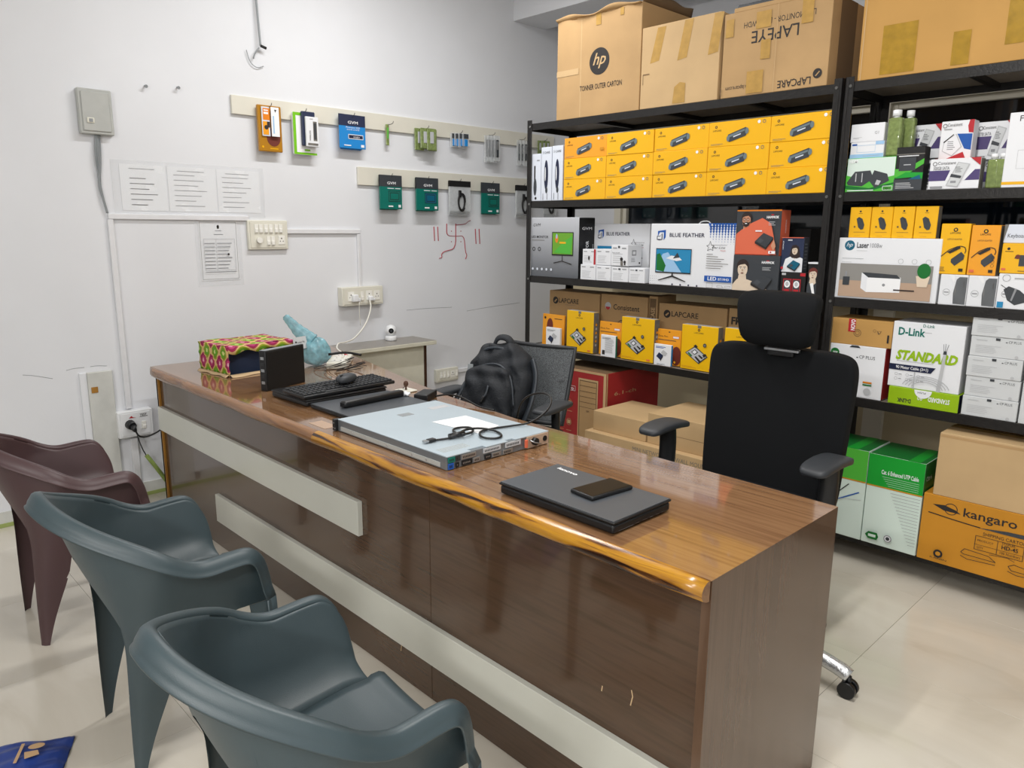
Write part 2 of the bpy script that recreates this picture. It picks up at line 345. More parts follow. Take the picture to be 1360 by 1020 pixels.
# back wall with a wide window opening x .45..5.6, z .98..2.22
WX0, WX1, WZ0, WZ1 = .47, 5.6, .98, 2.2
b = MB(); b.box((-.15, YB, 0), (RX, YB+.15, WZ0), 'wall_beige'); b.box((-.15, YB, WZ1), (RX, YB+.15, H), 'wall_paint'); b.box((-.15, YB, WZ0), (WX0, YB+.15, WZ1), 'wall_paint'); b.box((WX1, YB, WZ0), (RX, YB+.15, WZ1), 'wall_paint'); struct(b, 'wall_back', 'beige back wall behind the racks')
b = MB(); b.box((0, 3.99, 2.883), (RX, 4.32, H), 'wall_paint'); struct(b, 'trim_1', 'ceiling beam above the racks')
wn = MB(); F = .06
wn.box((WX0, YB-.03, WZ1-F), (WX1, YB+.1, WZ1), 'window_frame'); wn.box((WX0, YB-.05, WZ0), (WX1, YB+.1, WZ0+F), 'window_frame')
for x in (WX0, 2.36, 3.9, WX1-F): wn.box((x, YB-.03, WZ0+F), (x+F, YB+.1, WZ1-F), 'window_frame')
win = struct(wn, 'window_1', 'wide window with cream frames and dark night glass behind the racks')
for x0, x1 in ((WX0+F, 2.36), (2.36+F, 3.9), (3.9+F, WX1-F)):
    g = MB(); g.box((x0, YB+.03, WZ0+F), (x1, YB+.038, WZ1-F), 'dark_glass'); g.build('glass_pane', win)
    g = MB()
    for q in ((x0, x0+.035, WZ0+F, WZ1-F), (x1-.035, x1, WZ0+F, WZ1-F), (x0+.035, x1-.035, WZ0+F, WZ0+F+.035), (x0+.035, x1-.035, WZ1-F-.035, WZ1-F)): g.box((q[0], YB-.005, q[2]), (q[1], YB+.03, q[3]), 'window_frame', .003, 1)
    g.build('sash_frame', win)
b = MB(); b.box((2.45, YB-.04, 0), (2.56, YB, WZ0), 'window_frame'); struct(b, 'trim_2', 'cream vertical pilaster below the window')
b = MB(); b.box((0, Y0, 0), (.012, YB, .075), 'wall_patch'); b.box((.0, Y0, .001), (.016, YB, .02), 'baseboard_green'); struct(b, 'baseboard_left')
# old plaster marks, patch board and conduits on the left wall
def wallbox(name, p0, p1, d, m, bev=.003, label=None, cat=None, x0=0):
    """p0 top left, p1 bottom right pixels on the left wall"""
    a = atx(*p0); c = atx(*p1); b = MB(); b.box((x0, a.y, c.z), (x0+d, c.y, a.z), m, bev, 1); return b.build(name)
b = MB(); b.box((0, 1.018, .03), (.022, 1.135, .705), 'wall_patch', .003, 1); b.box((.0, .985, .03), (.012, 1.018, .705), 'wall_paint', .002, 1)
o = b.build('wall_board'); tag(o, 'whitewashed board strip fixed low on the wall behind the brown chair', 'board')
b = MB(); b.box((.022, 1.03, .60), (.025, 1.06, .63), 'wood_edge'); b.build('chipped_patch', o)
for i, (pa, pb) in enumerate((((88, 492), (112, 488)), ((120, 487), (142, 486)), ((540, 412), (600, 408)), ((620, 413), (690, 402)), ((30, 498), (70, 503)))):
    A_, B_ = atx(*pa, .0008), atx(*pb, .0008); b = MB(); b.tube([A_, A_.lerp(B_, .4)+Vector((0, 0, .004)), B_], .0016, 'cable_grey', 5, 1, flat=.3); o = b.build('plaster_scratch', wl)
def conduit(pts, r, label, name='cable_conduit', m='conduit', w=.028, d=.016):
    b = MB()
    for (y0, z0), (y1, z1) in zip(pts[:-1], pts[1:]):
        if abs(y1-y0) > abs(z1-z0): b.box((0, min(y0, y1)-w/2, z0-w/2), (d, max(y0, y1)+w/2, z0+w/2), m, .003, 1)
        else: b.box((0, y0-w/2, min(z0, z1)), (d, y0+w/2, max(z0, z1)), m, .003, 1)
    o = b.build(name); tag(o, label, 'conduit'); return o
conduit([(1.905, 1.475), (1.205, 1.475)], 0, 'white flat conduit running under the plastic sleeve to the switchboard')
conduit([(1.2, 1.46), (1.2, .49)], 0, 'white vertical conduit dropping from under the sleeve to the black plug socket')
conduit([(2.16, 1.405), (2.635, 1.405)], 0, 'white horizontal conduit leaving the right side of the large switchboard')
conduit([(2.635, 1.388), (2.635, 1.06)], 0, 'white vertical conduit running down to the socket with white plugs', w=.022)
conduit([(3.44, .41), (4.0, .41)], 0, 'white conduit at low level running behind the mesh chair')
conduit([(1.21, .33), (1.21, .08)], 0, 'white conduit stub below the black plug socket', w=.035)
# distribution box and its cable bundle
r = empty('distribution_box', (0, 1.177, 1.86), label='grey metal distribution box mounted high on the white wall at the far left', cat='electrical box')
b = MB(); b.box((0, -.075, 0), (.035, .075, .208), 'grey_metal', .004, 1); b.build('housing', r)
b = MB(); b.box((.035, -.062, .014), (.041, .062, .194), 'grey_metal', .003, 1); d = b.build('door', r)
b = MB(); b.box((.041, -.045, .05), (.046, -.012, .075), 'switch_cream', .002, 1); b.box((.046, -.036, .055), (.048, -.02, .07), 'cable_grey'); b.build('latch', d)
b = MB()
for k in range(6):
    a = k*1.1; b.tube([(.012+.004*math.sin(a), 1.17+.022*(k/5), 1.86), (.014+.005*math.cos(a*2), 1.155+.006*k, 1.74), (.012+.005*math.sin(a*3), 1.165+.007*math.cos(a), 1.62), (.012, 1.19+.004*math.sin(a*2), 1.49)], .0028, 'cable_grey', 6, 2)
tag(b.build('cable_bundle'), 'bundle of thin grey cables hanging from the distribution box', 'cables')
# nails
for i, (p, l) in enumerate((((192, 114), 'grey nail in the wall right of the distribution box'), ((235, 116), 'grey nail in the wall left of the upper hook batten'))):
    c = atx(*p); b = MB(); b.cyl((0, c.y, c.z), (.022, c.y, c.z-.004), .004, 'cable_grey', n=8); b.cyl((.02, c.y, c.z-.004), (.024, c.y, c.z-.005), .008, 'cable_grey', n=10); tag(b.build('wall_nail'), l, 'nail', 'nails in the wall')
b = MB(); b.tube([(.012, 2.02, 3.2), (.014, 2.03, 2.9), (.02, 2.035, 2.6), (.03, 2.04, 2.40)], .006, 'cable_grey', 8, 2); b.tube([(.03, 2.04, 2.4), (.035, 2.07, 2.39)], .008, 'cable_black', 6)
b.tube([(.02, 2.035, 2.39), (.02, 2.01, 2.36), (.018, 2.0, 2.33)], .004, 'cable_grey', 6, 1)
b.tube([(.012, 1.965+0, 2.37), (.012, 1.98, 2.31), (.012, 2.02, 2.283), (.012, 2.06, 2.30)], .0022, 'cable_grey', 6, 2); tag(b.build('hanging_wire'), 'grey wire hanging down the wall with a loose curled end', 'wire')
# papers in plastic sleeve
a = atx(145, 211); c = atx(352, 289)
r = empty('notice_sleeve', (0, a.y, c.z), label='long clear plastic sleeve with three typed price papers taped to the wall', cat='notice'); W = c.y-a.y; Hh = a.z-c.z
b = MB(); b.grid(lambda u, v: Vector((.006+.004*math.sin(u*23+v*5)*math.sin(v*9), u*W, v*Hh)), 40, 10, 'clear_film'); o = b.build('plastic_sleeve', r); mod(o, 'SOLIDIFY', thickness=.001)
for k, (u0, u1) in enumerate(((.05, .33), (.34, .66), (.665, .97))):
    b = MB(); b.box((.001, u0*W, .09*Hh), (.0022, u1*W, .93*Hh), 'paper'); p = b.build('typed_paper', r)
    P_ = Print((.0024, u0*W, .09*Hh), (0, 1, 0), (0, 0, 1), (u1-u0)*W, .84*Hh)
    P_.R(.2, .9, .75, .915, 'grey_ink')
    for q in range(6 if k == 0 else 7): P_.R(.12 if k else .2, .12+q*.115, (.55+.3*((q*7+k*3) % 5)/5), .135+q*.115, 'grey_ink' if k else 'ink'); P_.k = 1
    P_.mb.build('printed_label', p, fix=False)
a = atx(262, 293); c = atx(319, 371); r = empty('notice_paper', (0, a.y, c.z), label='single white certificate page in a clear sleeve left of the large switchboard', cat='notice'); W = c.y-a.y; Hh = a.z-c.z
b = MB(); b.box((.001, 0, 0), (.0025, W, Hh), 'paper'); p = b.build('certificate_page', r)
P_ = Print((.0026, 0, 0), (0, 1, 0), (0, 0, 1), W, Hh); P_.frame(.03, .02, .97, .98, .0015, 'ink'); P_.C(.5, .9, .007, 'ink', .011); P_.R(.42, .83, .58, .84, 'grey_ink'); P_.R(.38, .77, .62, .78, 'grey_ink')
for q in range(8): P_.R(.12, .2+q*.06, .38, .212+q*.06, 'grey_ink').R(.44, .2+q*.06, .7+.04*(q % 4), .212+q*.06, 'grey_ink')
P_.frame(.1, .17, .9, .7, .0012, 'grey_ink').R(.41, .17, .415, .7, 'grey_ink').C(.72, .44, .006, 'ink').R(.1, .14, .9, .15, 'grey_ink'); P_.mb.build('printed_label', p, fix=False)
b = MB(); b.box((.0027, -.02, -.03), (.0032, W+.02, Hh+.01), 'clear_film'); b.build('plastic_sleeve', r)
# switchboards and sockets
def switchboard(y0, y1, z0, z1, d, label, rows, plate='switch_cream'):
    r = empty('switchboard', (0, y0, z0), label=label, cat='switchboard'); w = y1-y0; h = z1-z0
    b = MB(); b.box((0, 0, 0), (d, w, h), plate, .004, 2); b.box((d, .012, .01), (d+.003, w-.012, h-.01), plate, .002, 1); b.build('cover_plate', r)
    for (kind, u, v, ww, hh) in rows:
        b = MB(); yc = u*w; zc = v*h; x = d+.003
        if kind == 'sw':
            b.box((x, yc-ww/2, zc-hh/2), (x+.004, yc+ww/2, zc+hh/2), 'switch_key', .001, 1); b.box((x+.004, yc-ww/2+.002, zc-hh/2+.001), (x+.009, yc+ww/2-.002, zc), 'switch_key', .002, 1); b.build('rocker_switch', r)
        elif kind == 'knob': b.cyl((x, yc, zc), (x+.018, yc, zc), .016, 'switch_key', n=18); b.build('fan_knob', r)
        elif kind == 'soc':
            b.box((x, yc-ww/2, zc-hh/2), (x+.003, yc+ww/2, zc+hh/2), 'switch_key', .001, 1)
            for (p, q, rr) in ((0, .01, .004), (-.009, -.006, .003), (.009, -.006, .003)): b.cyl((x+.002, yc+p, zc+q), (x+.0035, yc+p, zc+q), rr, 'black', n=8)
            b.build('socket_outlet', r)
        elif kind == 'adapter':
            b.box((x, yc-ww/2, zc-hh/2), (x+.03, yc+ww/2, zc+hh/2), 'white_plastic', .006, 2); b.box((x+.0, yc+ww/2, zc-hh/2-.002), (x+.02, yc+ww/2+.02, zc), 'white_plastic', .005, 2); b.build('white_plug', r)
    return r
switchboard(1.905, 2.147, 1.302, 1.466, .022, 'large cream switchboard with six switches and a fan knob', [('sw', u, .72, .022, .048) for u in (.2, .31, .44, .56, .7, .81)]+[('knob', .25, .32, 0, 0), ('sw', .49, .3, .022, .05), ('sw', .6, .3, .022, .05), ('soc', .82, .32, .04, .05)])
switchboard(2.475, 2.78, .945, 1.062, .052, 'raised cream socket box with two white plugs above the side counter', [('soc', .2, .5, .045, .06), ('adapter', .27, .42, .04, .045), ('sw', .47, .5, .022, .055), ('soc', .64, .52, .045, .06), ('adapter', .645, .36, .03, .03), ('soc', .83, .5, .045, .06)])
switchboard(3.227, 3.43, .352, .445, .03, 'small cream switchboard low on the wall behind the backpack', [('sw', .2, .55, .02, .045), ('sw', .35, .55, .02, .045), ('sw', .52, .55, .02, .045), ('soc', .72, .52, .036, .045), ('sw', .9, .55, .02, .045)])
r = switchboard(1.13, 1.30, .345, .485, .05, 'white power socket box with a black plug near the desk end', [('sw', .72, .42, .022, .04)], 'white_plastic')
b = MB(); b.cyl((.05, 1.185, .415), (.085, 1.188, .41), .026, 'black_plastic', .02, 14); b.cyl((.08, 1.188, .41), (.098, 1.195, .385), .018, 'black_plastic', .008, 12)
b.tube([(.095, 1.195, .388), (.10, 1.21, .35), (.09, 1.27, .345), (.07, 1.36, .38), (.06, 1.47, .44)], .0045, 'cable_black', 8, 2); tag(b.build('power_plug'), 'black mains plug with its lead in the white socket box by the desk', 'plug')
P_ = Print((.0535, 1.13, .345), (0, 1, 0), (0, 0, 1), .17, .14); P_.T('TEST', .62, .78, .01, 'ink', .035, bold=.02).R(.62, .74, .85, .76, 'ink').P([(.3, .74), (.38, .82), (.42, .76), (.52, .73)], 'red'); P_.mb.build('printed_label', r, fix=False).location = (0, -1.13, -.345)
b = MB(); b.tube([(.05, 1.215, .35), (.055, 1.23, .28), (.05, 1.255, .22)], .003, 'cable_black', 6, 1); b.tube([(.05, 1.25, .235), (.07, 1.29, .16), (.09, 1.34, .06), (.12, 1.37, .012)], .011, 'cable_green', 8, 2); tag(b.build('sleeved_cable'), 'cable in a dull green sleeve hanging down to the floor beside the desk', 'cable')
# battens with hooks
b = MB(); b.box((0, 1.86, 2.03), (.018, 4.42, 2.128), 'cream_batten', .002, 1); tag(b.build('hook_batten'), 'upper long cream batten on the wall holding hanging packets', 'batten')
b = MB(); b.box((0, 2.642, 1.69), (.018, 4.5, 1.80), 'cream_batten', .002, 1); tag(b.build('hook_batten'), 'lower cream batten on the wall holding green card packets', 'batten')
def hook(b, y, z): b.tube([(.018, y, z), (.04, y, z-.004), (.075, y, z), (.082, y, z+.014)], .0022, 'bolt', 6, 1)
def packet(y0, y1, z1, z0, kind, label, n=3, tilt=0):
    """cards hanging from one hook, facing the room (+x), wider of the layers first"""
    yc = (y0+y1)/2; w = y1-y0; h = z1-z0
    r = empty('hanging_packet', (.018, yc, z0), label=label, cat='packet', group='packets hanging on the wall battens')
    b = MB(); hook(b, 0, h-.004); k = b.build('wire_hook', r); k.location.x = -.018
    for i in range(n):
        f = i/(max(n-1, 1)); t = .0035; b = MB(); oy = (-.018*(1-f))+tilt; x = .012+.011*i
        if kind == 'gold':
            if i == 0: b.box((x, -w/2, 0), (x+.02, w/2, h), 'gold_pack', .004, 1); p = b.build('card_pack', r); P_ = Print((x+.0205, -w/2, 0), (0, 1, 0), (0, 0, 1), w, h); P_.C(.62, .32, .042, 'maroon', .05).C(.15, .1, .006, 'yellow').R(.45, .06, .8, .08, 'yellow'); P_.mb.build('printed_label', p, fix=False)
            else:
                wd = w*.34; y = -w*.2+w*.36*(i-1); b.box((x+.015, y-wd/2, h*.33), (x+.018, y+wd/2, h*.96), 'white' if i > 1 else 'box_cool', .001, 1); p = b.build('card_pack', r)
                P_ = Print((x+.0185, y-wd/2, h*.33), (0, 1, 0), (0, 0, 1), wd, h*.63)
                if i == 1: P_.R(.15, .55, 1, .95, 'orange').R(.25, .75, .8, .82, 'white').R(.25, .86, .8, .9, 'white').R(.1, .05, .8, .5, 'yellow_orange').C(.5, .3, .012, 'ink').R(.6, .3, .95, .5, 'hair')
                else: P_.P([(.4, .92), (.7, .92), (.55, .82)], 'ink').R(.2, .1, .35, .7, 'sky_print')
                P_.mb.build('printed_label', p, fix=False)
        elif kind == 'greenwhite':
            if i == 0: b.box((x, -w/2, 0), (x+.02, w/2, h*.95), 'white', .004, 1); p = b.build('card_pack', r); P_ = Print((x+.0205, -w/2, 0), (0, 1, 0), (0, 0, 1), w, h*.95); P_.R(0, 0, .12, 1, 'pack_green').R(0, .93, .45, 1, 'pack_green').R(.1, 0, 1, .05, 'pack_green').R(.45, .09, .7, .13, 'pack_green'); P_.mb.build('printed_label', p, fix=False)
            elif i == 1: b.box((x+.01, -w*.18, h*.2), (x+.03, w*.4, h*.98), 'pack_navy', .004, 1); b.build('card_pack', r)
            else:
                b.box((x+.02, -w*.08, h*.18), (x+.035, w*.48, h*.86), 'box_white', .003, 1); p = b.build('card_pack', r); P_ = Print((x+.0355, -w*.08, h*.18), (0, 1, 0), (0, 0, 1), w*.56, h*.68); P_.R(.55, .2, .85, .85, 'grey_card').R(.6, .25, .8, .8, 'charcoal').T('GVM', .3, .9, .007, 'ink').T('WIRELESS', .35, .2, .009, 'ink', rot=PI/2).R(.1, .05, .9, .12, 'grey_card'); P_.mb.build('printed_label', p, fix=False)
        elif kind in ('blue', 'green', 'bluegreen'):
            body = {'blue': 'pack_blue', 'green': 'teal', 'bluegreen': 'teal'}[kind]; b.box((x, -w/2-oy-.009, -.006*(1-f)), (x+t, w/2+oy-.0 if i == n-1 else w/2-.02, h), body, .001, 1); b.box((x+.0002, -w/2-oy-.009, h*.66), (x+t+.0004, (w/2+oy) if i == n-1 else w/2-.02, h), 'pack_navy' if kind == 'blue' else 'charcoal'); p = b.build('card_pack', r)
            if i == n-1:
                P_ = Print((x+t+.0006, -w/2, 0), (0, 1, 0), (0, 0, 1), w, h); P_.T('GVM', .5, .73, .016, 'white', w*.4, align='c', bold=.01)
                if kind == 'blue': P_.T('Premium SSD', .5, .6, .009, 'white', w*.55, align='c').T('SOLID STATE', .5, .54, .007, 'white', w*.5, align='c').R(.3, .28, .9, .42, 'box_white').R(.32, .3, .88, .4, 'navy').T('SSD', .5, .32, .008, 'white', w*.25).R(.8, .05, .93, .13, 'white').R(.12, .07, .4, .1, 'white')
                else: P_.R(.35, .22, .9, .54, 'teal_blue' if kind == 'bluegreen' else 'teal').frame(.35, .22, .9, .54, .003, 'ink').R(.42, .27, .83, .49, 'ink').R(.44, .29, .81, .47, 'teal_blue' if kind == 'bluegreen' else 'teal').R(.3, .6, .6, .62, 'white').R(.66, .6, .92, .62, 'white').R(.33, .06, .55, .1, 'white').R(.8, .05, .92, .13, 'white')
                P_.mb.build('printed_label', p, fix=False)
        elif kind == 'cablebag':
            b.box((x, -w/2+.02*(1-f), 0+.01*i), (x+.006, w/2-.02*f*0, h*.98), 'film_tex', .002, 1); b.box((x+.0001, -w/2+.02*(1-f), h*.82), (x+.0068, w/2, h*.985), 'black'); p = b.build('card_pack', r)
            if i == n-1:
                c = MB(); P0 = []
                for q in range(30): tq = q/29*2*PI*1.9; P0.append((x+.012+.002*math.sin(tq*2), .01+(.028+.004*math.sin(tq*.7))*math.cos(tq), h*.38+(.055+.006*math.cos(tq*.5))*math.sin(tq)))
                c.tube(P0, .006, 'cable_black', 6); c.box((x+.008, -.02, h*.52), (x+.018, .005, h*.72), 'black_plastic', .003, 1); c.build('coiled_cable', p)
        else:  # small dongles in clear blisters
            ww = w*(.45 if kind != 'film' else .5); yy = -w/2+ww/2+(w-ww)*((i*37) % n)/max(n-1, 1); b.box((x, yy-ww/2, 0+.01*(i % 2)), (x+.008, yy+ww/2, h*.95), {'olive': 'pack_green' if 0 else 'green_liquid', 'film': 'film_tex', 'usb': 'film_tex', 'green1': 'green_liquid'}[kind], .003, 1)
            if kind == 'usb': b.box((x+.008, yy-ww*.25, h*.1), (x+.014, yy+ww*.2, h*.55), 'pack_blue', .002, 1); b.box((x+.008, yy-ww*.3, h*.6), (x+.012, yy+ww*.3, h*.9), 'charcoal')
            if kind == 'film': b.box((x+.008, yy-ww*.2, h*.2), (x+.014, yy+ww*.2, h*.8), 'charcoal', .002, 1); b.box((x+.014, yy-ww*.15, h*.45), (x+.016, yy+ww*.15, h*.75), 'silver')
            if kind in ('olive', 'green1'): b.box((x+.008, yy-ww*.2, h*.3), (x+.012, yy+ww*.2, h*.8), 'green_light' if kind == 'green1' else 'light_ink', .002, 1)
            b.build('card_pack', r)
    return r
packet(1.99, 2.13, 2.09, 1.843, 'gold', 'orange gold software packet with white leaflets, first on the upper batten', 3)
packet(2.20, 2.345, 2.085, 1.842, 'greenwhite', 'green and white blister packet with a grey device, second on the upper batten', 3)
packet(2.505, 2.68, 2.095, 1.90, 'blue', 'bright blue storage drive card, third on the upper batten', 3)
packet(2.845, 2.90, 2.075, 1.941, 'green1', 'narrow green packet, fourth on the upper batten', 1)
packet(3.07, 3.235, 2.075, 1.93, 'olive', 'pale olive clear blister packets, fifth on the upper batten', 5)
packet(3.37, 3.51, 2.07, 1.97, 'usb', 'small bright blue and grey blister packets, sixth on the upper batten', 4)
packet(3.68, 3.80, 2.085, 1.89, 'film', 'clear blister packets with dark adapters, seventh on the upper batten', 4)
packet(4.0, 4.09, 2.08, 1.885, 'film', 'grey blister packet nearest the rack post on the upper batten', 3)
packet(2.775, 2.937, 1.757, 1.548, 'green', 'teal green memory cards pack, first on the lower batten', 4)
packet(3.06, 3.235, 1.755, 1.545, 'bluegreen', 'teal memory card pack with a bluer square, second on the lower batten', 4)
packet(3.33, 3.52, 1.752, 1.515, 'cablebag', 'clear bag with a coiled black cable, above the red symbol', 4)
packet(3.64, 3.81, 1.75, 1.535, 'green', 'teal card pack over clear bags, just right of the coiled cable bag', 3)
packet(3.97, 4.12, 1.75, 1.51, 'cablebag', 'clear cable bags hanging beside the rack post on the lower batten', 4)
packet(4.27, 4.42, 1.75, 1.52, 'cablebag', 'clear cable bags on the lower batten seen through the rack', 3)
packet(4.22, 4.33, 2.09, 1.98, 'olive', 'green blister packets on the upper batten seen behind tall white boxes', 3)
# painted auspicious symbol
b = MB()
def stroke(pts, wd=.009):
    P3 = [atx(*p, .0008) for p in pts]
    for _ in range(2):
        q = [P3[0]]
        for i in range(len(P3)-1): q += [P3[i]*.8+P3[i+1]*.2, P3[i]*.2+P3[i+1]*.8]
        q.append(P3[-1]); P3 = q
    b.tube(P3, wd/2, 'red_paint', 6, flat=.25)
stroke([(605, 297), (605, 330), (589, 334), (586, 338), (587, 342), (583, 343)]); stroke([(593, 297), (593, 313), (605, 314), (616, 313), (618, 335), (620, 339), (618, 344)]); stroke([(605, 299), (618, 298), (622, 294), (625, 293)])
for x in (576, 581, 631, 636): stroke([(x, 301 if x < 600 else 304), (x+1, 320 if x < 600 else 324)])
for (x, y) in ((599.5, 307), (612, 307), (599.5, 321), (612, 321)): c = atx(x, y, .0005); b.cyl(c, c+Vector((.001, 0, 0)), .004, 'red_paint', n=8)
tag(b.build('painted_symbol'), 'auspicious religious symbol with four dots hand painted in red on the wall', 'wall symbol')
# ================================================================== SIDE COUNTER (against the left wall)
r = empty('side_counter', (0, 2.05, 0), label='low cream side counter along the wall behind the desk', cat='counter')
b = MB(); b.box((.001, 0, .675), (.265, 1.0, .70), 'counter_cream', .003, 1); b.box((.001, .002, .70), (.262, .998, .7015), 'counter_top'); b.build('worktop', r)
b = MB(); b.box((.195, .0, 0), (.215, .93, .675), 'counter_cream', .002, 1); b.build('front_panel', r)
b = MB(); b.box((.001, .93, 0), (.217, .945, .675), 'counter_cream', .002, 1); b.box((.212, .928, 0), (.222, .947, .675), 'dark_wood_edge', .001, 1); b.build('end_panel', r)
# ================================================================== DESK
DX0, DX1, DYF, DYB, DZ = .29, 3.434, 1.235, 1.83, .75
desk = empty('office_desk', ((DX0+DX1)/2, 1.55, 0), label='long brown laminate office desk with glossy front, white strips and live wood edge', cat='desk'); DO = Vector(((DX0+DX1)/2, 1.55, 0))
def dpart(b, name): o = b.build(name, desk); o.location = -DO; return o
b = MB(); out = [(DX0, DYF+.01), (DX0+.02, DYF), (DX1-.004, DYF), (DX1-.004, DYB), (2.25, DYB+.02), (1.8, 1.905), (1.5, 1.965), (1.1, 2.06), (DX0, 2.24)]
b.prism([(min(x, DX1-.0225), y, DZ-.03) for x, y in out], (0, 0, .0291), 'desk_top'); b.prism([(x+(.004 if x > 3 else 0), y, DZ-.0008) for x, y in out], (0, 0, .0008), 'desk_top'); o = dpart(b, 'desk_top')
# rounded live edge lip along the front
b = MB(); N = 60
prof = [(0, 0), (-.012, -.001), (-.024, -.007), (-.031, -.018), (-.031, -.03), (-.024, -.040), (-.01, -.046), (0, -.047)]
def lipv(i, j):
    x = DX0+.004+(DX1-.006-DX0)*i/N; yo, zo = prof[j]; k = 1+.06*math.sin(x*9)+.05*math.sin(x*23+1); 
    if i == 0: yo *= .2
    if i == 1: yo *= .75
    return Vector((x, DYF+.001+yo*k, DZ+.0006+zo*(1+.04*math.sin(x*14))))
V = [[b.bm.verts.new(lipv(i, j)) for j in range(len(prof))] for i in range(N+1)]
for i in range(N):
    for j in range(len(prof)-1): b.face([V[i][j], V[i+1][j], V[i+1][j+1], V[i][j+1]], 'desk_edge' if i > N*.5 else 'desk_edge_red', True)
b.face(V[0][::-1], 'desk_edge_red'); b.face(V[N], 'desk_edge_red')
dpart(b, 'wooden_edge')
b = MB(); b.box((DX0+.03, 1.262, .0), (2.49, 1.28, DZ-.03), 'desk_panel', .0012, 1); dpart(b, 'front_panel')
b = MB(); b.box((2.4915, 1.262, .0), (DX1-.022, 1.28, DZ-.03), 'desk_panel', .0012, 1); dpart(b, 'front_panel')
b = MB(); b.box((DX0+.012, 1.25, 0), (DX0+.034, 1.262, DZ-.045), 'wood_edge', .001, 1); b.box((DX0+.012, 1.25, 0), (DX0+.03, 1.95, DZ-.03), 'desk_panel', .001, 1); dpart(b, 'side_panel')
b = MB(); b.box((DX1-.022, DYF+.005, 0), (DX1, DYB, DZ-.0009), 'desk_end', .0004, 1); dpart(b, 'side_panel')
a0, a1 = aty(230, 538, 1.245), aty(500, 709, 1.245); b = MB(); b.box((.315, 1.243, .43), (2.13, 1.2619, .55), 'laminate_white', .0012, 1); dpart(b, 'white_strip')
b = MB(); b.box((.955, 1.243, .135), (DX1-.023, 1.2619, .262), 'laminate_white', .0012, 1); dpart(b, 'white_strip')
b = MB(); b.box((DX0+.06, 1.6, .25), (DX1-.03, 1.615, .70), 'desk_panel'); dpart(b, 'modesty_panel')
# scuffs on the glossy front
for pl in ([(3.235, .36), (3.24, .385), (3.236, .40)], [(3.15, .355), (3.152, .37)], [(2.33, .095), (2.335, .12)]): P_ = Print((0, 1.2617, 0), (1, 0, 0), (0, 0, 1), 1, 1); P_.line(pl, .003, 'kraft_tear'); o = P_.mb.build('scuff_mark', desk, fix=False); o.location = -DO
# ================================================================== RACKS
LV = [2.030, 1.591, 1.150, .727, .115]
YR, RD = 3.25, .40
def rack(x0, x1, label, levels=LV):
    r = empty('shelf_rack', ((x0+x1)/2, YR+RD/2, 0), label=label, cat='rack', group='black slotted angle racks'); O = Vector(((x0+x1)/2, YR+RD/2, 0))
    def part(b, n): o = b.build(n, r); o.location = -O; return o
    for (x, sx) in ((x0, 1), (x1, -1)):
        for (y, sy) in ((YR, 1), (YR+RD, -1)):
            b = MB(); b.box((min(x, x+sx*.036), min(y, y+sy*.004), 0), (max(x, x+sx*.036), max(y, y+sy*.004), 2.05), 'rack_paint', .0008, 1)
            b.box((min(x, x+sx*.004), min(y, y+sy*.036), 0), (max(x, x+sx*.004), max(y, y+sy*.036), 2.05), 'rack_paint', .0008, 1)
            if sy > 0: b.box((min(x+sx*.012, x+sx*.016), y-.0015, .02), (max(x+sx*.012, x+sx*.016), y, 2.03), 'rack_paint')
            p = part(b, 'post')
            if sy > 0:
                for z in levels: b = MB(); b.cyl((x+sx*.024, y-.0045, z-.017), (x+sx*.024, y+.001, z-.017), .0065, 'bolt', n=8); b.build('bolt', p)
    for z in levels:
        b = MB(); e = .0045
        b.box((x0+e, YR+.004, z-.038), (x1-e, YR+.0065, z), 'rack_paint', .0006, 1); b.box((x0+e, YR+RD-.0065, z-.038), (x1-e, YR+RD-.004, z), 'rack_paint', .0006, 1)
        b.box((x0+e, YR+.0065, z-.038), (x0+e+.0025, YR+RD-.0065, z), 'rack_paint'); b.box((x1-e-.0025, YR+.0065, z-.038), (x1-e, YR+RD-.0065, z), 'rack_paint')
        b.box((x0+e+.0025, YR+.0066, z-.0075), (x1-e-.0025, YR+RD-.0066, z-.0035), 'shelf_sheet')
        for k in (1, 2, 3): xm = x0+(x1-x0)*k/4; b.box((xm-.012, YR+.007, z-.028), (xm+.012, YR+RD-.007, z-.0078), 'rack_paint')
        part(b, 'shelf')
    return r
XL0, XL1, XR0, XR1 = .892, 2.731, 2.741, 4.54
rack(XL0, XL1, 'left black steel rack filled with cartons, reaching from near the wall to the middle posts')
rack(XR0, XR1, 'right black steel rack filled with small boxes, running out of the frame')
# ================================================================== CARTONS AND BOXES
def bx(l, r, t, zb, yf, d, body, label, **k):
    """l, r, t: pixel columns and top row of the front face in the photo, standing at depth yf on height zb"""
    A = aty(l, t, yf); xr = aty(r, t, yf).x; return carton(A.x+.001, xr-.001, zb, A.z, yf, d, body, label, **k)
def tapes(lst):
    def f(p):
        for (u0, v0, u1, v1, m) in lst: p.R(u0, v0, u1, v1, m)
    return f
G1 = 'big cartons on top of the racks'
def pr_toner_outer(p):
    p.R(.30, .01, .31, .98, 'card_light'); p.C(.53, .53, .068, 'ink', n=32); 
    p.T('hp', .53, .50, .058, 'card_light', .088, bold=.01, shear=.35, align='c'); p.T('TONNER OUTER CARTON', .30, .265, .026, 'ink', p.w*.50, bold=.005)
    p.R(.0, .44, .28, .50, 'card_light').R(.48, .88, .54, .99, 'tape').R(.76, .92, .80, .99, 'tape')
big = bx(741, 853, 30, 2.0305, 3.262, .46, 'card', 'tall brown carton with a round black logo, leftmost on top of the racks', group=G1, front=pr_toner_outer)
b = MB(); w_ = big.dimensions.x; h_ = big.dimensions.z
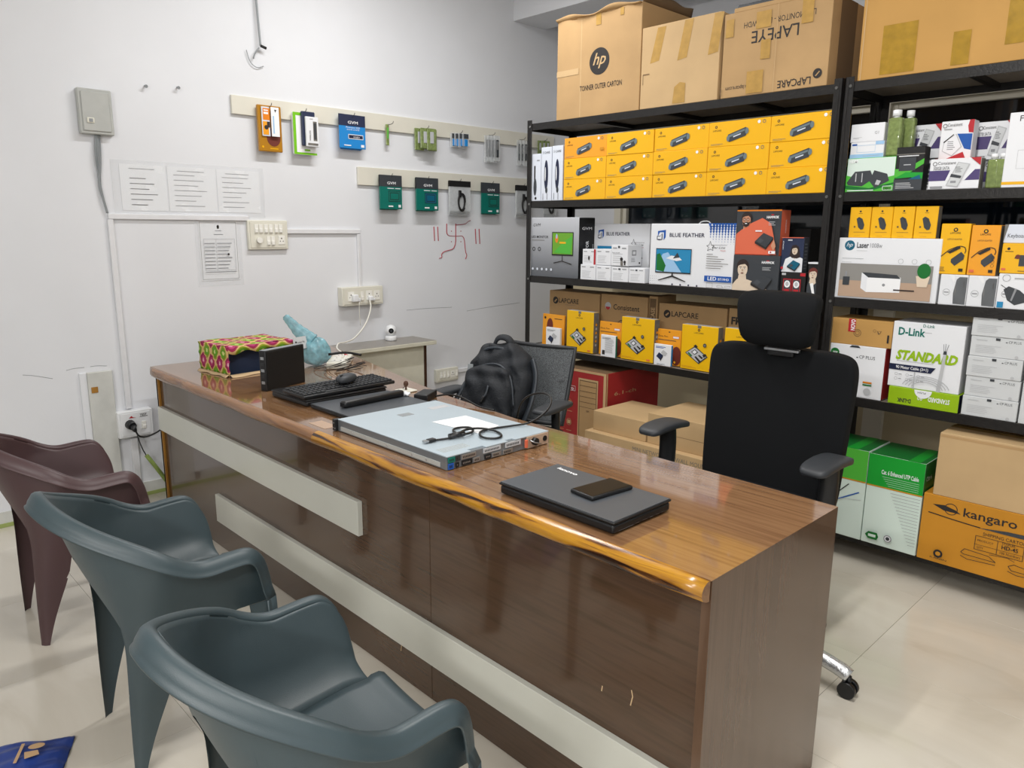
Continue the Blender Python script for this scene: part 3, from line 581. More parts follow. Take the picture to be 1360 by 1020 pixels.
b.grid(lambda u, v: Vector((w_*u, .003-.02*v+.006*math.sin(u*17), h_+.012*v*(1+math.sin(u*11))-.004)), 24, 2, 'card'); o = b.build('carton_flap', big); mod(o, 'SOLIDIFY', thickness=.004)
b = MB(); b.grid(lambda u, v: Vector((w_-.003+.01*v, .01+.43*u, h_+.05*v*(1-.2*u)+.006*math.sin(u*14)*v)), 16, 2, 'card_dark'); o = b.build('carton_flap', big); mod(o, 'SOLIDIFY', thickness=.004)
def pr_blank(p): 
    for (u, v0, v1, s) in ((.12, .55, .97, .06), (.48, .53, .99, .05), (.86, .53, .99, .03)): p.P([(u, v0), (u+.12, v0+.02), (u+.14+s, v1), (u+.03+s, v1)], 'tape')
    p.P([(.44, .02), (.60, .02), (.60, .25), (.53, .27), (.46, .22)], 'tape').R(.03, .3, .035, .42, 'card_dark').R(.03, .42, .12, .43, 'card_dark')
bx(853.5, 958, 38, 2.0305, 3.257, .44, 'card_light', 'pale brown carton with strips of tape, second on top of the racks', group=G1, front=pr_blank)
def pr_lap(p):
    w, h = p.w, p.h
    p.T('LED MONITOR - LM196WDH', .86, .86, .024, 'ink', w*.66, rot=PI, bold=.0); p.T('LAPEYE', .72, .74, .05, 'ink', w*.44, rot=PI, bold=.005)
    p.T('www.lapcare.com', .33, .13, .018, 'ink', w*.28, rot=PI); p.T('LAPCARE', .86, .12, .03, 'ink', w*.30, rot=PI, bold=.01); p.C(.915, .145, .02, 'ink').P([(.895, .12), (.93, .17), (.935, .16), (.905, .115)], 'card')
    for q in ((.02, .72, .10, .93), (.32, .76, .46, .95), (.38, .4, .47, .62), (.74, .72, .84, 1), (.26, .02, .42, .28)): p.R(*q, 'tape')
    p.R(.52, 0, .525, 1, 'card_light').R(.0, .03, .01, .12, 'card_dark')
mon = bx(963, 1106, 20, 2.0305, 3.255, .40, 'card', 'brown monitor carton printed upside down with much tape, third on top of the racks', group=G1, front=pr_lap, right=lambda p: p.R(.2, 0, .6, 1, 'card_dark'))
b = MB(); w_ = mon.dimensions.x; h_ = mon.dimensions.z; b.box((.05, .02, h_), (w_-.02, .04, h_+.035), 'charcoal', .003, 1); b.box((.045, .0, h_-.002), (w_-.01, .018, h_+.018), 'card', .003, 1); b.build('carton_flap', mon)
def pr_big(p):
    for q in ((.02, .75, .14, 1), (.10, .62, .25, 1), (.1, .02, .25, .33), (.6, .10, .74, .40), (.40, .02, .47, .22), (.72, .80, .92, 1)): p.R(*q, 'tape_gold')
    p.R(.012, 0, .016, 1, 'card_light')
carton(2.785, 3.64, 2.0305, 2.62, 3.258, .42, 'card_tan', 'large orange brown carton with gold tape patches, rightmost on top of the racks', group=G1, front=pr_big)
# ---- level 2 left: tall white boxes and toner boxes
z = LV[1]+.0005
def pr_white(ph):
    def f(p):
        if ph: p.C(.5, .48, .016, 'navy', .085).C(.42, .5, .004, 'box_white', .04).C(.55, .2, .009, 'charcoal', .018).T('S CARE', .15, .88, .012, 'ink', p.w*.7).R(.2, .02, .25, .14, 'grey_ink').R(.6, .02, .65, .14, 'grey_ink')
        else: p.R(.3, .42, .45, .75, 'ink').C(.42, .3, .013, 'charcoal', .05).C(.5, .06, .008, 'ink').R(.6, .85, .9, .87, 'grey_ink')
    return f
bx(706, 718.5, 205, z, 3.262, .1, 'box_cool', 'tall narrow white box with a black wand picture, beside the left rack post', group='tall white boxes on the second shelf', front=pr_white(0))
bx(719, 733, 196, z, 3.262, .1, 'box_cool', 'tall white box with a dark blue oval picture, between the wand box and its twin', group='tall white boxes on the second shelf', front=pr_white(1))
bx(733.5, 748, 194, z, 3.262, .1, 'box_cool', 'tall white box with a dark blue oval picture, touching the yellow toner boxes', group='tall white boxes on the second shelf', front=pr_white(1))
def pr_toner(first):
    def f(p):
        p.C(.12, .80, .0065, 'ink', n=10).C(.12, .80, .003, 'yellow', n=8).T('LAPCARE', .07, .62, .0075, 'ink', p.w*.14).C(.82, .86, .0075, 'white', n=12).ring(.90, .86, .008, .0025, 'grey_card', 12)
        a = .13
        p.P([(.31, .24), (.36, .16), (.62, .36), (.66, .62), (.61, .70), (.33, .46)], 'charcoal').P([(.33, .42), (.60, .64), (.60, .56), (.34, .33)], 'toner_part').P([(.42, .38), (.54, .47), (.54, .43), (.42, .33)], 'box_cool').C(.635, .55, .009, 'toner_part', .014, n=10).C(.335, .3, .008, 'toner_part', .013, n=10)
        p.R(.05, .10, .25, .115, 'grey_card').R(.05, .06, .2, .07, 'grey_card')
        if first: p.R(.86, .3, .95, .42, 'card_orange')
    return f
cols = [748.3, 804, 866, 937.5, 1018, 1106]; xsn = [aty(c, 240, 3.262).x for c in cols]
cn = ['leftmost', 'second', 'middle', 'fourth', 'rightmost']; rn = ['bottom', 'middle', 'top']; rh = .1125
for ci in range(5):
    for ri in range(3):
        first = ci == 0 and ri == 2
        lab = 'yellow toner box with a grey cartridge picture, %s row of the %s column' % (rn[ri], cn[ci])
        if first: lab = 'more orange toner box with a bulkier cartridge picture, top of the leftmost column'
        dx = random.uniform(-.001, .001)
        carton(xsn[ci]+.001+dx, xsn[ci+1]-.001+dx, z+ri*rh+.0002*ri, z+(ri+1)*rh, 3.262+random.uniform(0, .005), .13, 'yellow_orange' if first else 'yellow', lab, group='yellow toner boxes on the second shelf', front=pr_toner(first), name='toner_box')
carton(xsn[0]+.06, xsn[5]-.05, z, z+.345, 3.41, .1, 'grey_card', 'grey cardboard backs of boxes standing behind the yellow toner boxes')
# ---- level 3 left
z = LV[2]+.0005
def pr_monL(p):
    p.T('GVM', .05, .85, .018, 'ink', p.w*.16, shear=.3); p.T('LED MONITOR', .02, .655, .014, 'ink', p.w*.36, bold=.01).R(.03, .615, .3, .625, 'grey_card')
    p.ring(.07, .47, .012, .004, 'ink').ring(.19, .47, .012, .004, 'ink').R(.46, .37, .90, .76, 'ink').R(.475, .395, .885, .745, 'grass_print').C(.56, .65, .012, 'orange', .024).C(.56, .69, .006, 'sky_print', .014).P([(.5, .42), (.7, .6), (.88, .7), (.85, .4)], 'green_light').R(.62, .57, .75, .60, 'yellow')
    p.R(.675, .28, .69, .37, 'ink').P([(.5, .25), (.68, .29), (.68, .275), (.51, .235)], 'ink').P([(.68, .29), (.88, .24), (.87, .225), (.68, .275)], 'ink')
    for k in range(5): p.C(.06+.1*k, .13, .008, 'box_cool', n=8)
def pr_monR(p): p.T('LED MONITOR', .62, .12, .024, 'white', p.h*.5, rot=PI/2, bold=.02).T('GVM', .2, .8, .015, 'white', p.w*.6).T('GAMING', .92, .36, .009, 'white', .07, rot=PI/2)
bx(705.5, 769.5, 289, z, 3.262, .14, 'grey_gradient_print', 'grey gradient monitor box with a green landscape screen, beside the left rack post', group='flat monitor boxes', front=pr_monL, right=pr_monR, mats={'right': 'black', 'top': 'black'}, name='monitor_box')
def bird(p, u0, v0, u1, v1):
    q = lambda a, b_: (u0+(u1-u0)*a, v0+(v1-v0)*b_)
    p.R(u0, v0, u1, v1, 'ink').R(u0+.006, v0+.02, u1-.006, v1-.015, 'blue_print').P([q(.03, .35), q(.2, .78), q(.35, .85), q(.75, .05), q(.03, .05)], 'sky_print').P([q(.03, .1), q(.03, .75), q(.12, .8), q(.3, .3), q(.25, .05)], 'green_dark').P([q(.3, .6), q(.6, .5), q(.75, .55), q(.66, .68), q(.45, .72)], 'box_white').P([q(.5, .6), q(.62, .85), q(.68, .65)], 'charcoal')
    um = (u0+u1)/2; p.R(um-.008, v0-.05, um+.008, v0, 'ink').P([(um, v0-.03), (u0+.04, v0-.12), (u0+.05, v0-.13), (um, v0-.06)], 'ink').P([(um, v0-.03), (u1-.05, v0-.12), (u1-.06, v0-.13), (um, v0-.06)], 'ink')
def pr_bf(full):
    def f(p):
        p.P([(.09, .79), (.09, .88), (.19, .90), (.19, .78), (.165, .73), (.165, .86), (.115, .86)], 'blue').P([(.08, .74), (.08, .80), (.12, .80), (.15, .85), (.15, .74), (.11, .73)], 'navy').P([(.09, .75), (.09, .79), (.12, .79), (.14, .83), (.14, .75)], 'box_white')
        p.T('BLUE FEATHER', .24, .79, .019, 'navy', p.w*.42, bold=.012)
        p.line([(.69, .66), (.715, .67), (.73, .73), (.745, .67), (.775, .66), (.755, .635), (.765, .59), (.735, .61), (.70, .585), (.715, .635), (.69, .66)], .0018, 'ink').T('Star Line', .75, .62, .010, 'ink', p.w*.15, shear=.4).R(.75, .672, .92, .676, 'ink').T('Monitor', .85, .58, .006, 'red', p.w*.06)
        if full:
            bird(p, .08, .20, .52, .60)
            for k, wd in enumerate((.07, .13, .2, .17, .25, .19, .17)): p.R(.70, .525-.036*k, .70+wd, .534-.036*k, 'grey_card')
            p.R(.69, .105, .995, .195, 'blue').T('LED', .73, .125, .017, 'white', p.w*.1, bold=.02).T('BT19HD', .85, .13, .011, 'white', p.w*.12, bold=.01).frame(.72, .01, .79, .085, .001, 'grey_card').frame(.84, .02, .90, .05, .001, 'grey_card').frame(.93, .02, .99, .05, .001, 'grey_card').T('LED', .90, .02, .004, 'ink')
            for i in range(9):
                for j in range(9):
                    s_ = (9-j)*.0011*(1-.3*(8-i)/8*(j > 3))
                    if (8-i)*.55+j*.6 > 7.5: continue
                    u, v = .99-.033*(8-i), .975-.036*j; p.P([(u-s_/p.w, v+s_/p.h), (u+s_/p.w, v+s_/p.h), (u, v-s_/p.h)], 'blue'); p.k = 3
            for i in range(8):
                for j in range(4): p.C(.02+.025*i, .02+.04*j, .0016*(1-.1*i), 'navy', n=6); p.k = 3
            for k in range(4): p.C(.3+.1*k, .02, .005, 'navy', n=8)
        else: p.R(.08, .2, .4, .6, 'blue_print').R(.8, .4, .9, .41, 'grey_card')
    return f
bx(789, 864, 297, z, 3.40, .12, 'box_white', 'white monitor box standing behind the little white boxes on the third shelf', group='flat monitor boxes', front=pr_bf(False), name='monitor_box')
mb_ = bx(865, 978, 297, z, 3.27, .13, 'box_white', 'white monitor box with a bird screen picture and blue triangles', group='flat monitor boxes', front=pr_bf(True), name='monitor_box')
hh = mb_.dimensions.z; b = MB(); b.tube([(.245, .06, hh-.002), (.26, .06, hh+.012), (.30, .06, hh+.014), (.315, .06, hh-.002)], .003, 'white_plastic', 6, 1); b.build('carry_handle', mb_)
def pr_small(k):
    def f(p):
        p.lines(.12, .15, .75, .65, 5, 'light_ink', .25).R(.1, .82, .35, .87, 'grey_ink').R(.65, .82, .9, .87, 'grey_ink')
        if k == 1: p.R(.86, 0, 1, 1, 'red').C(.5, .42, .006, 'ink', .012)
        if k == 2: p.R(.42, .8, .55, .9, 'charcoal')
        if k == 3: p.R(.42, .85, .53, .95, 'charcoal').T('FULL COLOR', .08, .60, .006, 'ink', p.w*.45).C(.65, .33, .01, 'ink').C(.85, .2, .008, 'ink').R(.6, .03, .75, .25, 'grey_card').R(.82, .05, .9, .15, 'ink')
    return f
bl = [770.5, 791, 811, 834, 862]; bot = [aty(c, 365, 3.262).x for c in bl]
pos = ['leftmost', 'second', 'third', 'rightmost']
for i in range(4): carton(bot[i]+.001, bot[i+1]-.002 if i < 3 else bot[3]+.105, z, z+.085-.002*i, 3.262+.002*i, .10, 'box_white', 'little white box with grey text, %s in the bottom row on the third shelf' % pos[i], group='little white boxes on the third shelf', front=pr_small(2 if i > 1 else 0), name='small_box')
zt = z+.0855
tb = [aty(c, 340, 3.27).x for c in (774, 792, 812, 835)]
carton(tb[0], tb[1]-.002, zt, zt+.085, 3.268, .085, 'box_white', 'little white box with a red edge stripe, stacked in the top row', group='little white boxes on the third shelf', front=pr_small(1), name='small_box')
carton(tb[1], tb[2]-.002, zt, zt+.088, 3.268, .085, 'box_white', 'plain little white box in the top row, between the red edged and the camera box', group='little white boxes on the third shelf', front=pr_small(0), name='small_box')
carton(tb[2], tb[3]+.0, zt, zt+.113, 3.268, .115, 'box_white', 'larger little white box with small device pictures, rightmost of the top row', group='little white boxes on the third shelf', front=pr_small(3), name='small_box', right=lambda p: p.R(.3, .5, .6, .75, 'grey_ink').R(.35, .55, .55, .7, 'box_white').lines(.25, .2, .6, .42, 4, 'grey_ink').R(.8, .1, .9, .18, 'ink'), rz=-.06)
def person(p, cx, cy, s, skin='skin', hair='hair', cloth='shirt', body=True, beard=False, glasses=False, longhair=False):
    """small flat portrait print: cx, cy face centre in metres from lower left, s head height in metres"""
    U = lambda x: (cx+x*s)/p.w; V_ = lambda y: (cy+y*s)/p.h; cl = lambda pts: [(min(max(U(x), 0.004), .996), min(max(V_(y), .004), .996)) for x, y in pts]
    if body: p.P(cl([(-1.5, -3), (-1.1, -1.0), (-.35, -.62), (.35, -.62), (1.3, -.9), (1.9, -1.9), (2.0, -3)]), cloth); p.P(cl([(-.25, -.35), (.25, -.35), (.3, -.7), (0, -1.0), (-.3, -.7)]), skin)
    if longhair: p.P(cl([(-.48, .3), (-.3, .62), (.1, .68), (.45, .45), (.6, -.1), (.7, -.75), (.3, -.9), (-.3, -.85), (-.62, -.6), (-.5, 0)]), hair)
    else: p.C(U(0), V_(.18), s*.42, hair, s*.45)
    p.C(U(0), V_(0), s*.34, skin, s*.47); p.P(cl([(-.34, .18), (-.2, .42), (.1, .5), (.36, .3), (.4, .12), (.15, .33), (-.15, .28)]), hair)
    if beard: p.P(cl([(-.33, -.1), (-.2, -.42), (0, -.5), (.22, -.4), (.34, -.08), (.2, -.16), (0, -.12), (-.2, -.18)]), hair)
    for sx in (-.14, .14):
        p.C(U(sx), V_(.06), s*.05, 'white', s*.03).C(U(sx), V_(.06), s*.026, 'ink', s*.028).P(cl([(sx-.09, .15), (sx+.09, .16), (sx+.09, .13), (sx-.09, .12)]), hair)
    p.P(cl([(-.03, .02), (.03, .02), (.06, -.12), (-.05, -.12)]), 'wood_print'); p.C(U(0), V_(-.24), s*.1, 'maroon' if not beard else 'box_white', s*.035)
    if glasses:
        for sx in (-.15, .15): p.ring(U(sx), V_(.06), s*.12, s*.025, 'ink')
def device(p, cx, cy, s, m='charcoal', m2='laptop_lid'):
    q = lambda pts: [((cx+x*s)/p.w, (cy+y*s)/p.h) for x, y in pts]
    p.P(q([(-1, -.1), (-.1, .75), (1, .3), (.25, -.7)]), m).P(q([(-1, -.1), (.25, -.7), (.25, -.9), (-1, -.32)]), 'ink').P(q([(.25, -.7), (1, .3), (1, .1), (.25, -.9)]), 'black').P(q([(-.75, -.1), (-.4, .22), (.0, .0), (-.35, -.3)]), m2)
def hk(p, u, v, s): p.P([(u, v+.04), (u+.02, v+.055), (u+.035, v+.045), (u+.05, v+.055), (u+.07, v+.04), (u+.05, v+.02), (u+.035, v+.03), (u+.02, v+.02)], 'red').T('HAMMOK', u-.09, v-.04, s, 'white', p.w*.27, bold=.03)
def pr_h1(p): p.R(0, 0, 1, 1, 'charcoal'); p.R(0, .97, 1, 1, 'orange'); person(p, p.w*.24, p.h*.76, .062, beard=True, glasses=True); p.P([(.02, .02), (.02, .4), (.3, .68), (.6, .82), (.8, .7), (.88, .4), (.95, .02)], 'shirt').C(.24, .76, .021, 'skin', .03); person(p, p.w*.24, p.h*.77, .062, body=False, beard=True, glasses=True); p.R(.47, .52, .62, .55, 'box_white'); device(p, p.w*.68, p.h*.33, .045); p.P([(.84, .22), (.9, .36), (.95, .2), (.9, .1)], 'skin'); hk(p, .8, .85, .011); p.lines(.76, .66, .92, .76, 3, 'light_ink').R(.8, .04, .95, .1, 'white').C(.85, .07, .004, 'red')
def pr_h2(p): person(p, p.w*.22, p.h*.6, .075, cloth='cream_print', skin='cream_print'); device(p, p.w*.65, p.h*.27, .052); hk(p, .73, .82, .011); p.lines(.66, .6, .85, .7, 3, 'light_ink')
def pr_h3(p): person(p, p.w*.62, p.h*.62, .038, cloth='box_white', skin='cream_print', longhair=True); device(p, p.w*.62, p.h*.2, .03, 'teal_blue'); p.T('HAMMOK', .12, .65, .005, 'white', p.h*.25, rot=PI/2).R(.05, .08, .16, .15, 'red').R(.3, .9, .5, .94, 'light_ink').R(.0, .98, 1, 1, 'shirt')
def pr_spk(p):
    p.R(.03, .86, .2, .96, 'light_ink').R(.78, .84, .99, .98, 'red')
    for u in (.28, .66): p.R(u-.17, .02, u+.17, .7, 'red').R(u-.14, .04, u+.14, .66, 'charcoal').C(u, .45, .014, 'white', .016).C(u, .46, .008, 'light_ink', .01).R(u-.1, .12, u+.1, .22, 'red')
def pr_lady(p): person(p, p.w*.5, p.h*.62, .05, cloth='charcoal', skin='cream_print', hair='maroon'); p.P([(.3, .35), (.6, .38), (.8, .05), (.6, .02)], 'white').R(0, .95, 1, 1, 'box_white')
h1 = bx(974.5, 1036.5, 338, z, 3.262, .1, 'charcoal', 'dark grey box with a woman with tied up hair, under the orange topped box', group='boxes printed with people', front=pr_h2, top=lambda p: p.R(0, 0, 1, 1, 'shirt'), name='printed_box')
zh = z+h1.dimensions.z+.0005
bx(979.5, 1039, 279, zh, 3.275, .09, 'charcoal', 'box with a bearded man in an orange shirt and orange side', group='boxes printed with people', front=pr_h1, right=lambda p: p.T('HAMMOK', .6, .5, .01, 'white', .06, rot=PI/2), mats={'right': 'shirt', 'top': 'shirt'}, name='printed_box')
h3 = bx(1037.5, 1071, 361, z, 3.262, .08, 'black', 'black box with two red edged speakers printed on it', group='boxes printed with people', front=pr_spk, name='printed_box')
bx(1039, 1069, 315, z+h3.dimensions.z+.0005, 3.272, .05, 'pack_navy', 'small slate blue box with a long haired woman, above the speaker box', group='boxes printed with people', front=pr_h3, right=lambda p: p.lines(.2, .1, .8, .9, 8, 'grey_ink', .2), mats={'right': 'charcoal', 'top': 'shirt'}, name='printed_box')
bx(1074, 1089, 348, z, 3.262, .05, 'black', 'narrow box with a red haired woman in a dark jacket, beside the middle posts', group='boxes printed with people', front=pr_lady, mats={'top': 'box_white'}, name='printed_box')
carton(2.36, 2.55, z, z+.29, 3.47, .12, 'black', 'plain black carton at the back of the third shelf near the middle posts')
# ---- level 4 left: brown cartons at the back
z = LV[3]+.0005
def lapc(p, con=False):
    if con: p.C(.16, .80, .022, 'light_ink').C(.16, .785, .017, 'red', a0=PI, a1=2*PI, n=10).T('Consistent', .28, .75, .030, 'ink', p.w*.56, bold=.01).R(.45, .70, .85, .705, 'grey_card').P([(.2, .4), (.45, .58), (.5, .58), (.85, .42), (.85, .3), (.2, .3)], 'card_dark').P([(.21, .39), (.45, .56), (.5, .56), (.84, .41), (.84, .3), (.21, .3)], 'card')
    else: p.C(.13, .82, .022, 'ink').P([(.10, .80), (.15, .85), (.16, .83), (.12, .78)], 'card').T('LAPCARE', .2, .785, .028, 'ink', p.w*.4, bold=.01).R(.33, .75, .54, .755, 'grey_card').P([(.55, .45), (.72, .64), (.98, .5), (.98, .4), (.55, .4)], 'card_dark').P([(.565, .45), (.72, .625), (.725, .4), (.56, .4)], 'card').P([(.735, .625), (.90, .55), (.90, .4), (.735, .4)], 'card').P([(.91, .54), (.975, .5), (.975, .4), (.91, .4)], 'charcoal')
G4 = 'brown computer case cartons on the fourth shelf'
bx(730, 797, 385, z, 3.42, .19, 'card', 'brown case carton with a black logo, first from the left on the fourth shelf', group=G4, front=lapc)
bx(798.5, 861, 390, z, 3.42, .19, 'card', 'brown case carton with a red and white round logo, second on the fourth shelf', group=G4, front=lambda p: lapc(p, True))
bx(862.5, 874, 393, z, 3.43, .18, 'card', 'narrow brown carton edge with dark vertical lettering on the fourth shelf', group=G4, front=lambda p: p.R(.1, .1, .85, .96, 'card_dark').T('ATX CASE', .72, .4, .026, 'card_light', p.h*.42, rot=PI/2, bold=.02))
bx(875.5, 967, 402, z, 3.42, .19, 'card', 'brown case carton with a black logo, behind the third yellow board box', group=G4, front=lapc)
bx(968.5, 1050, 409, z, 3.42, .19, 'card', 'brown carton printed with bold black letters, left of the headrest', group=G4, front=lambda p: p.T('FRONTECH', .05, .75, .035, 'ink', p.w*.8, bold=.04).lines(.08, .45, .6, .62, 3, 'card_dark'))
def pr_board(p):
    p.R(.44, .94, .54, 1, 'grey_card').C(.48, .9, .007, 'ink').C(.48, .9, .003, 'yellow').T('LAPCARE', .48, .82, .007, 'ink', p.w*.26, align='c')
    p.P([(.13, .37), (.40, .54), (.76, .33), (.52, .15)], 'charcoal').P([(.16, .37), (.40, .515), (.72, .33), (.51, .18)], 'light_ink').P([(.30, .40), (.40, .47), (.50, .41), (.40, .34)], 'charcoal').P([(.33, .40), (.40, .45), (.46, .41), (.40, .36)], 'box_white').P([(.40, .3), (.44, .32), (.58, .22), (.53, .19)], 'ink').P([(.50, .34), (.53, .36), (.64, .3), (.6, .27)], 'ink').P([(.36, .54), (.42, .58), (.48, .53), (.42, .5)], 'ink').P([(.2, .37), (.24, .39), (.34, .32), (.30, .30)], 'green_dark').P([(.62, .36), (.70, .40), (.74, .36), (.66, .31)], 'ink')
    p.C(.67, .58, .010, 'charcoal').C(.67, .58, .006, 'grey_card').lines(.05, .05, .5, .09, 2, 'card_orange').R(.82, .04, .92, .075, 'shirt')
def pr_bside(p):
    for k in range(6): p.C(.5, .2+.1*k, .008, 'yellow_orange' if k % 2 else 'light_ink', n=8)
def pr_orange(p): p.C(.35, .62, .026, 'maroon', .05).C(.12, .88, .008, 'ink').R(.55, .86, .9, .88, 'ink').C(.8, .1, .01, 'ink').C(.8, .1, .007, 'yellow_orange')
def pr_dataP(p): p.C(.5, .93, .006, 'ink', .003, n=8).T('Data Pen', .05, .78, .008, 'ink', p.w*.4).R(.66, .76, .93, .83, 'shirt').R(.68, .77, .91, .82, 'box_white').R(.05, .69, .8, .71, 'card_dark').C(.85, .28, .03, 'maroon', .05).C(.8, .1, .01, 'ink').C(.8, .1, .007, 'yellow_orange')
def pr_dongle(blue):
    def f(p):
        p.lines(.1, .82, .7, .92, 2, 'grey_ink' if not blue else 'blue', .5)
        if blue is None: p.lines(.3, .2, .9, .9, 12, 'light_ink', .5).R(.12, .1, .3, .3, 'ink')
        else: p.P([(.15, .42), (.3, .62), (.55, .5), (.38, .28)], 'pack_navy').P([(.42, .62), (.55, .75), (.8, .62), (.68, .48), (.55, .5)], 'light_ink').P([(.38, .28), (.55, .5), (.55, .42), (.4, .2)], 'ink').lines(.2, .04, .7, .12, 2, 'grey_ink', .4)
    return f
GY = 'yellow boards boxes on the fourth shelf'; GP = 'orange software packs on the fourth shelf'; GD = 'little white dongle boxes on the fourth shelf'
def yb(l, r, t, lab): return bx(l, r, t, z, 3.285, .048, 'yellow_deep', lab, group=GY, front=pr_board, right=pr_bside, mats={'right': 'grey_card', 'top': 'light_ink'}, name='board_box')
yb(753, 789, 411.5, 'bright yellow box with a circuit board picture, first from the left')
yb(826, 870, 420, 'bright yellow box with a circuit board picture, second from the left')
yb(906, 955, 430, 'bright yellow box with a circuit board picture, third, left of the black chair')
yb(963, 1011, 435, 'yellow box half hidden behind the black chair back and headrest')
bx(720, 749, 416, z, 3.31, .012, 'yellow_orange', 'orange pack with a maroon shield, leaning at the left end of the fourth shelf', group=GP, front=pr_orange, name='software_pack', lean=-.04)
bx(796, 826, 426, z, 3.31, .012, 'yellow_orange', 'orange hang pack standing between the first two yellow boxes', group=GP, front=pr_dataP, name='software_pack', lean=-.03)
bx(873, 905, 436, z, 3.31, .012, 'yellow_orange', 'orange hang pack standing between the second and third yellow boxes', group=GP, front=pr_dataP, name='software_pack', lean=-.03)
bx(725, 744, 434, z, 3.262, .018, 'box_white', 'little white box with a black dongle, before the maroon shield pack', group=GD, front=pr_dongle(False), name='small_box')
bx(798, 818, 444, z, 3.262, .018, 'box_white', 'little white box showing small print and a barcode', group=GD, front=pr_dongle(None), name='small_box', mats={'right': 'teal'})
bx(869, 892, 456, z, 3.262, .018, 'box_white', 'little white box with a blue side and a dark blue dongle', group=GD, front=pr_dongle(True), name='small_box', mats={'right': 'pack_blue'})
carton(2.56, 2.69, z, z+.20, 3.35, .1, 'card', 'small brown box behind the office chair headrest')
carton(2.415, 2.55, z, z+.17, 3.345, .06, 'box_white', 'small white box seen under the office chair headrest')
# ---- level 5 left
z = LV[4]+.0005
def pr_redf(p):
    p.R(.955, .0, 1, 1, 'card_light').R(0, .975, 1, 1, 'card_light').R(.50, .0, .86, .91, 'card_light').R(.52, .0, .84, .89, 'card_dark').R(.53, .0, .83, .88, 'card').R(.53, 0, .83, .60, 'card_dark').R(.535, 0, .825, .595, 'card')
    for k in range(4): p.R(.53, .65+.06*k, .83, .655+.06*k, 'card_dark')
    p.T('GM', .66, .55, .010, 'ink'); p.frame(.28, .755, .45, .81, .002, 'box_white').T('pro', .3, .765, .02, 'box_white', p.w*.12, bold=.02).R(.18, .76, .25, .81, 'card_light')
    for (u, v) in ((.2, .62), (.35, .62), (.2, .4), (.35, .4)): p.ring(u, v, .02, .002, 'card_light').R(u-.03, v-.02, u+.03, v+.02, 'card_light').R(u-.05, v-.10, u+.05, v-.095, 'card_light')
def pr_reds(p): p.T('6.1-ch', .15, .75, .02, 'card_light', p.w*.4); [p.R(.03, .05+.03*k, .06, .07+.03*k, 'card_light') for k in range(10)]; p.R(0, 0, .02, 1, 'card_light')
carton(1.19, 1.592, z, z+.53, 3.19, .50, 'red_card', 'red computer case carton with a printed tower on the bottom shelf', front=pr_redf, right=pr_reds, mats={'top': 'card_dark'})
def top_tape(p): p.R(0, .42, 1, .58, 'tape')
GB = 'brown cartons on the floor by the left rack'
carton(1.62, 2.42, .001, .372, 2.985, .255, 'card_light', 'long low brown carton with grey print standing on the floor before the left rack', group=GB, front=lambda p: p.T('MINI NETWORKING WALL MOUNT', .40, .88, .022, 'grey_card', p.w*.55).P([(.64, .60), (.69, .80), (.79, .80), (.85, .60)], 'grey_card').ring(.55, .70, .03, .006, 'grey_card').P([(.92, .60), (.94, .80), (.96, .80), (.98, .60)], 'grey_card').lines(.5, .05, .9, .3, 4, 'grey_card'))
carton(1.64, 1.985, .3725, .478, 3.03, .34, 'card_light', 'plain brown carton on the long carton, right of the red case carton', group=GB)
carton(1.995, 2.36, .3725, .53, 3.03, .36, 'card_light', 'plain brown carton on the long carton, behind the left armrest', group=GB, front=lambda p: p.R(.1, .42, .9, .43, 'card_dark'))
# ---- level 2 right
z = LV[1]+.0005
GR2 = 'small boxes on the second shelf of the right rack'
def rb(l, r, t, zb, yf, d, body, label, **k): return bx(l, r, t, zb, yf, d, body, label, group=k.pop('group', GR2), **k)
def pr_green(p): p.P([(0, 0), (1, 0), (1, .45), (.5, .3), (0, .5)], 'green_light').P([(0, .2), (.5, .1), (1, .25), (1, .2), (.5, 0), (0, .1)], 'green_dark').P([(.02, .28), (.18, .6), (.5, .62), (.58, .38), (.35, .16), (.06, .2)], 'charcoal').P([(.5, .3), (.58, .62), (.85, .5), (.9, .3), (.62, .1)], 'charcoal').R(.2, .3, .22, .55, 'light_ink').R(.33, .28, .35, .55, 'light_ink').P([(.62, .2), (.65, .34), (.74, .3), (.7, .18)], 'light_ink').T('HDMI', .05, .86, .012, 'white', p.w*.18, bold=.02).frame(.78, .02, .98, .15, .002, 'box_white').T('080', .8, .04, .01, 'ink', p.w*.14).R(.05, .02, .6, .05, 'mint')
g = rb(1126, 1191, 211, z, 3.262, .12, 'green_light', 'green box picturing two dark network extenders, at the left of the second shelf', front=pr_green, mats={'front': 'mint'})
zg = z+g.dimensions.z+.0005
g2 = rb(1130, 1175, 190, zg, 3.27, .11, 'box_white', 'white box with a pale blue lower half, lying on the green box', front=lambda p: p.R(0, 0, 1, .25, 'sky_print').frame(.2, .35, .75, .8, .001, 'sky_print').R(.05, .8, .2, .9, 'blue').R(.75, .8, 1, 1, 'sky_print').R(.4, .12, .9, .14, 'light_ink'))
rb(1131, 1176, 166, zg+g2.dimensions.z+.0005, 3.272, .10, 'box_white', 'plain white box on top of the pale blue one', front=lambda p: p.T('G1', .72, .4, .011, 'grey_ink').lines(.08, .2, .35, .3, 2, 'light_ink'))
def bottle(x, y, zb, h, r, label, grp):
    t = empty('liquid_bottle', (x, y, zb), label=label, cat='bottle', group=grp)
    b = MB(); b.box((-r, -r*.7, 0), (r, r*.7, h*.84), 'green_liquid', r*.35, 2); b.build('bottle_body', t)
    b = MB(); b.cyl((0, 0, h*.83), (0, 0, h*.87), r*.45, 'white_plastic', n=12); b.cyl((0, 0, h*.87), (0, 0, h), r*.62, 'white_plastic', n=14); b.build('bottle_cap', t)
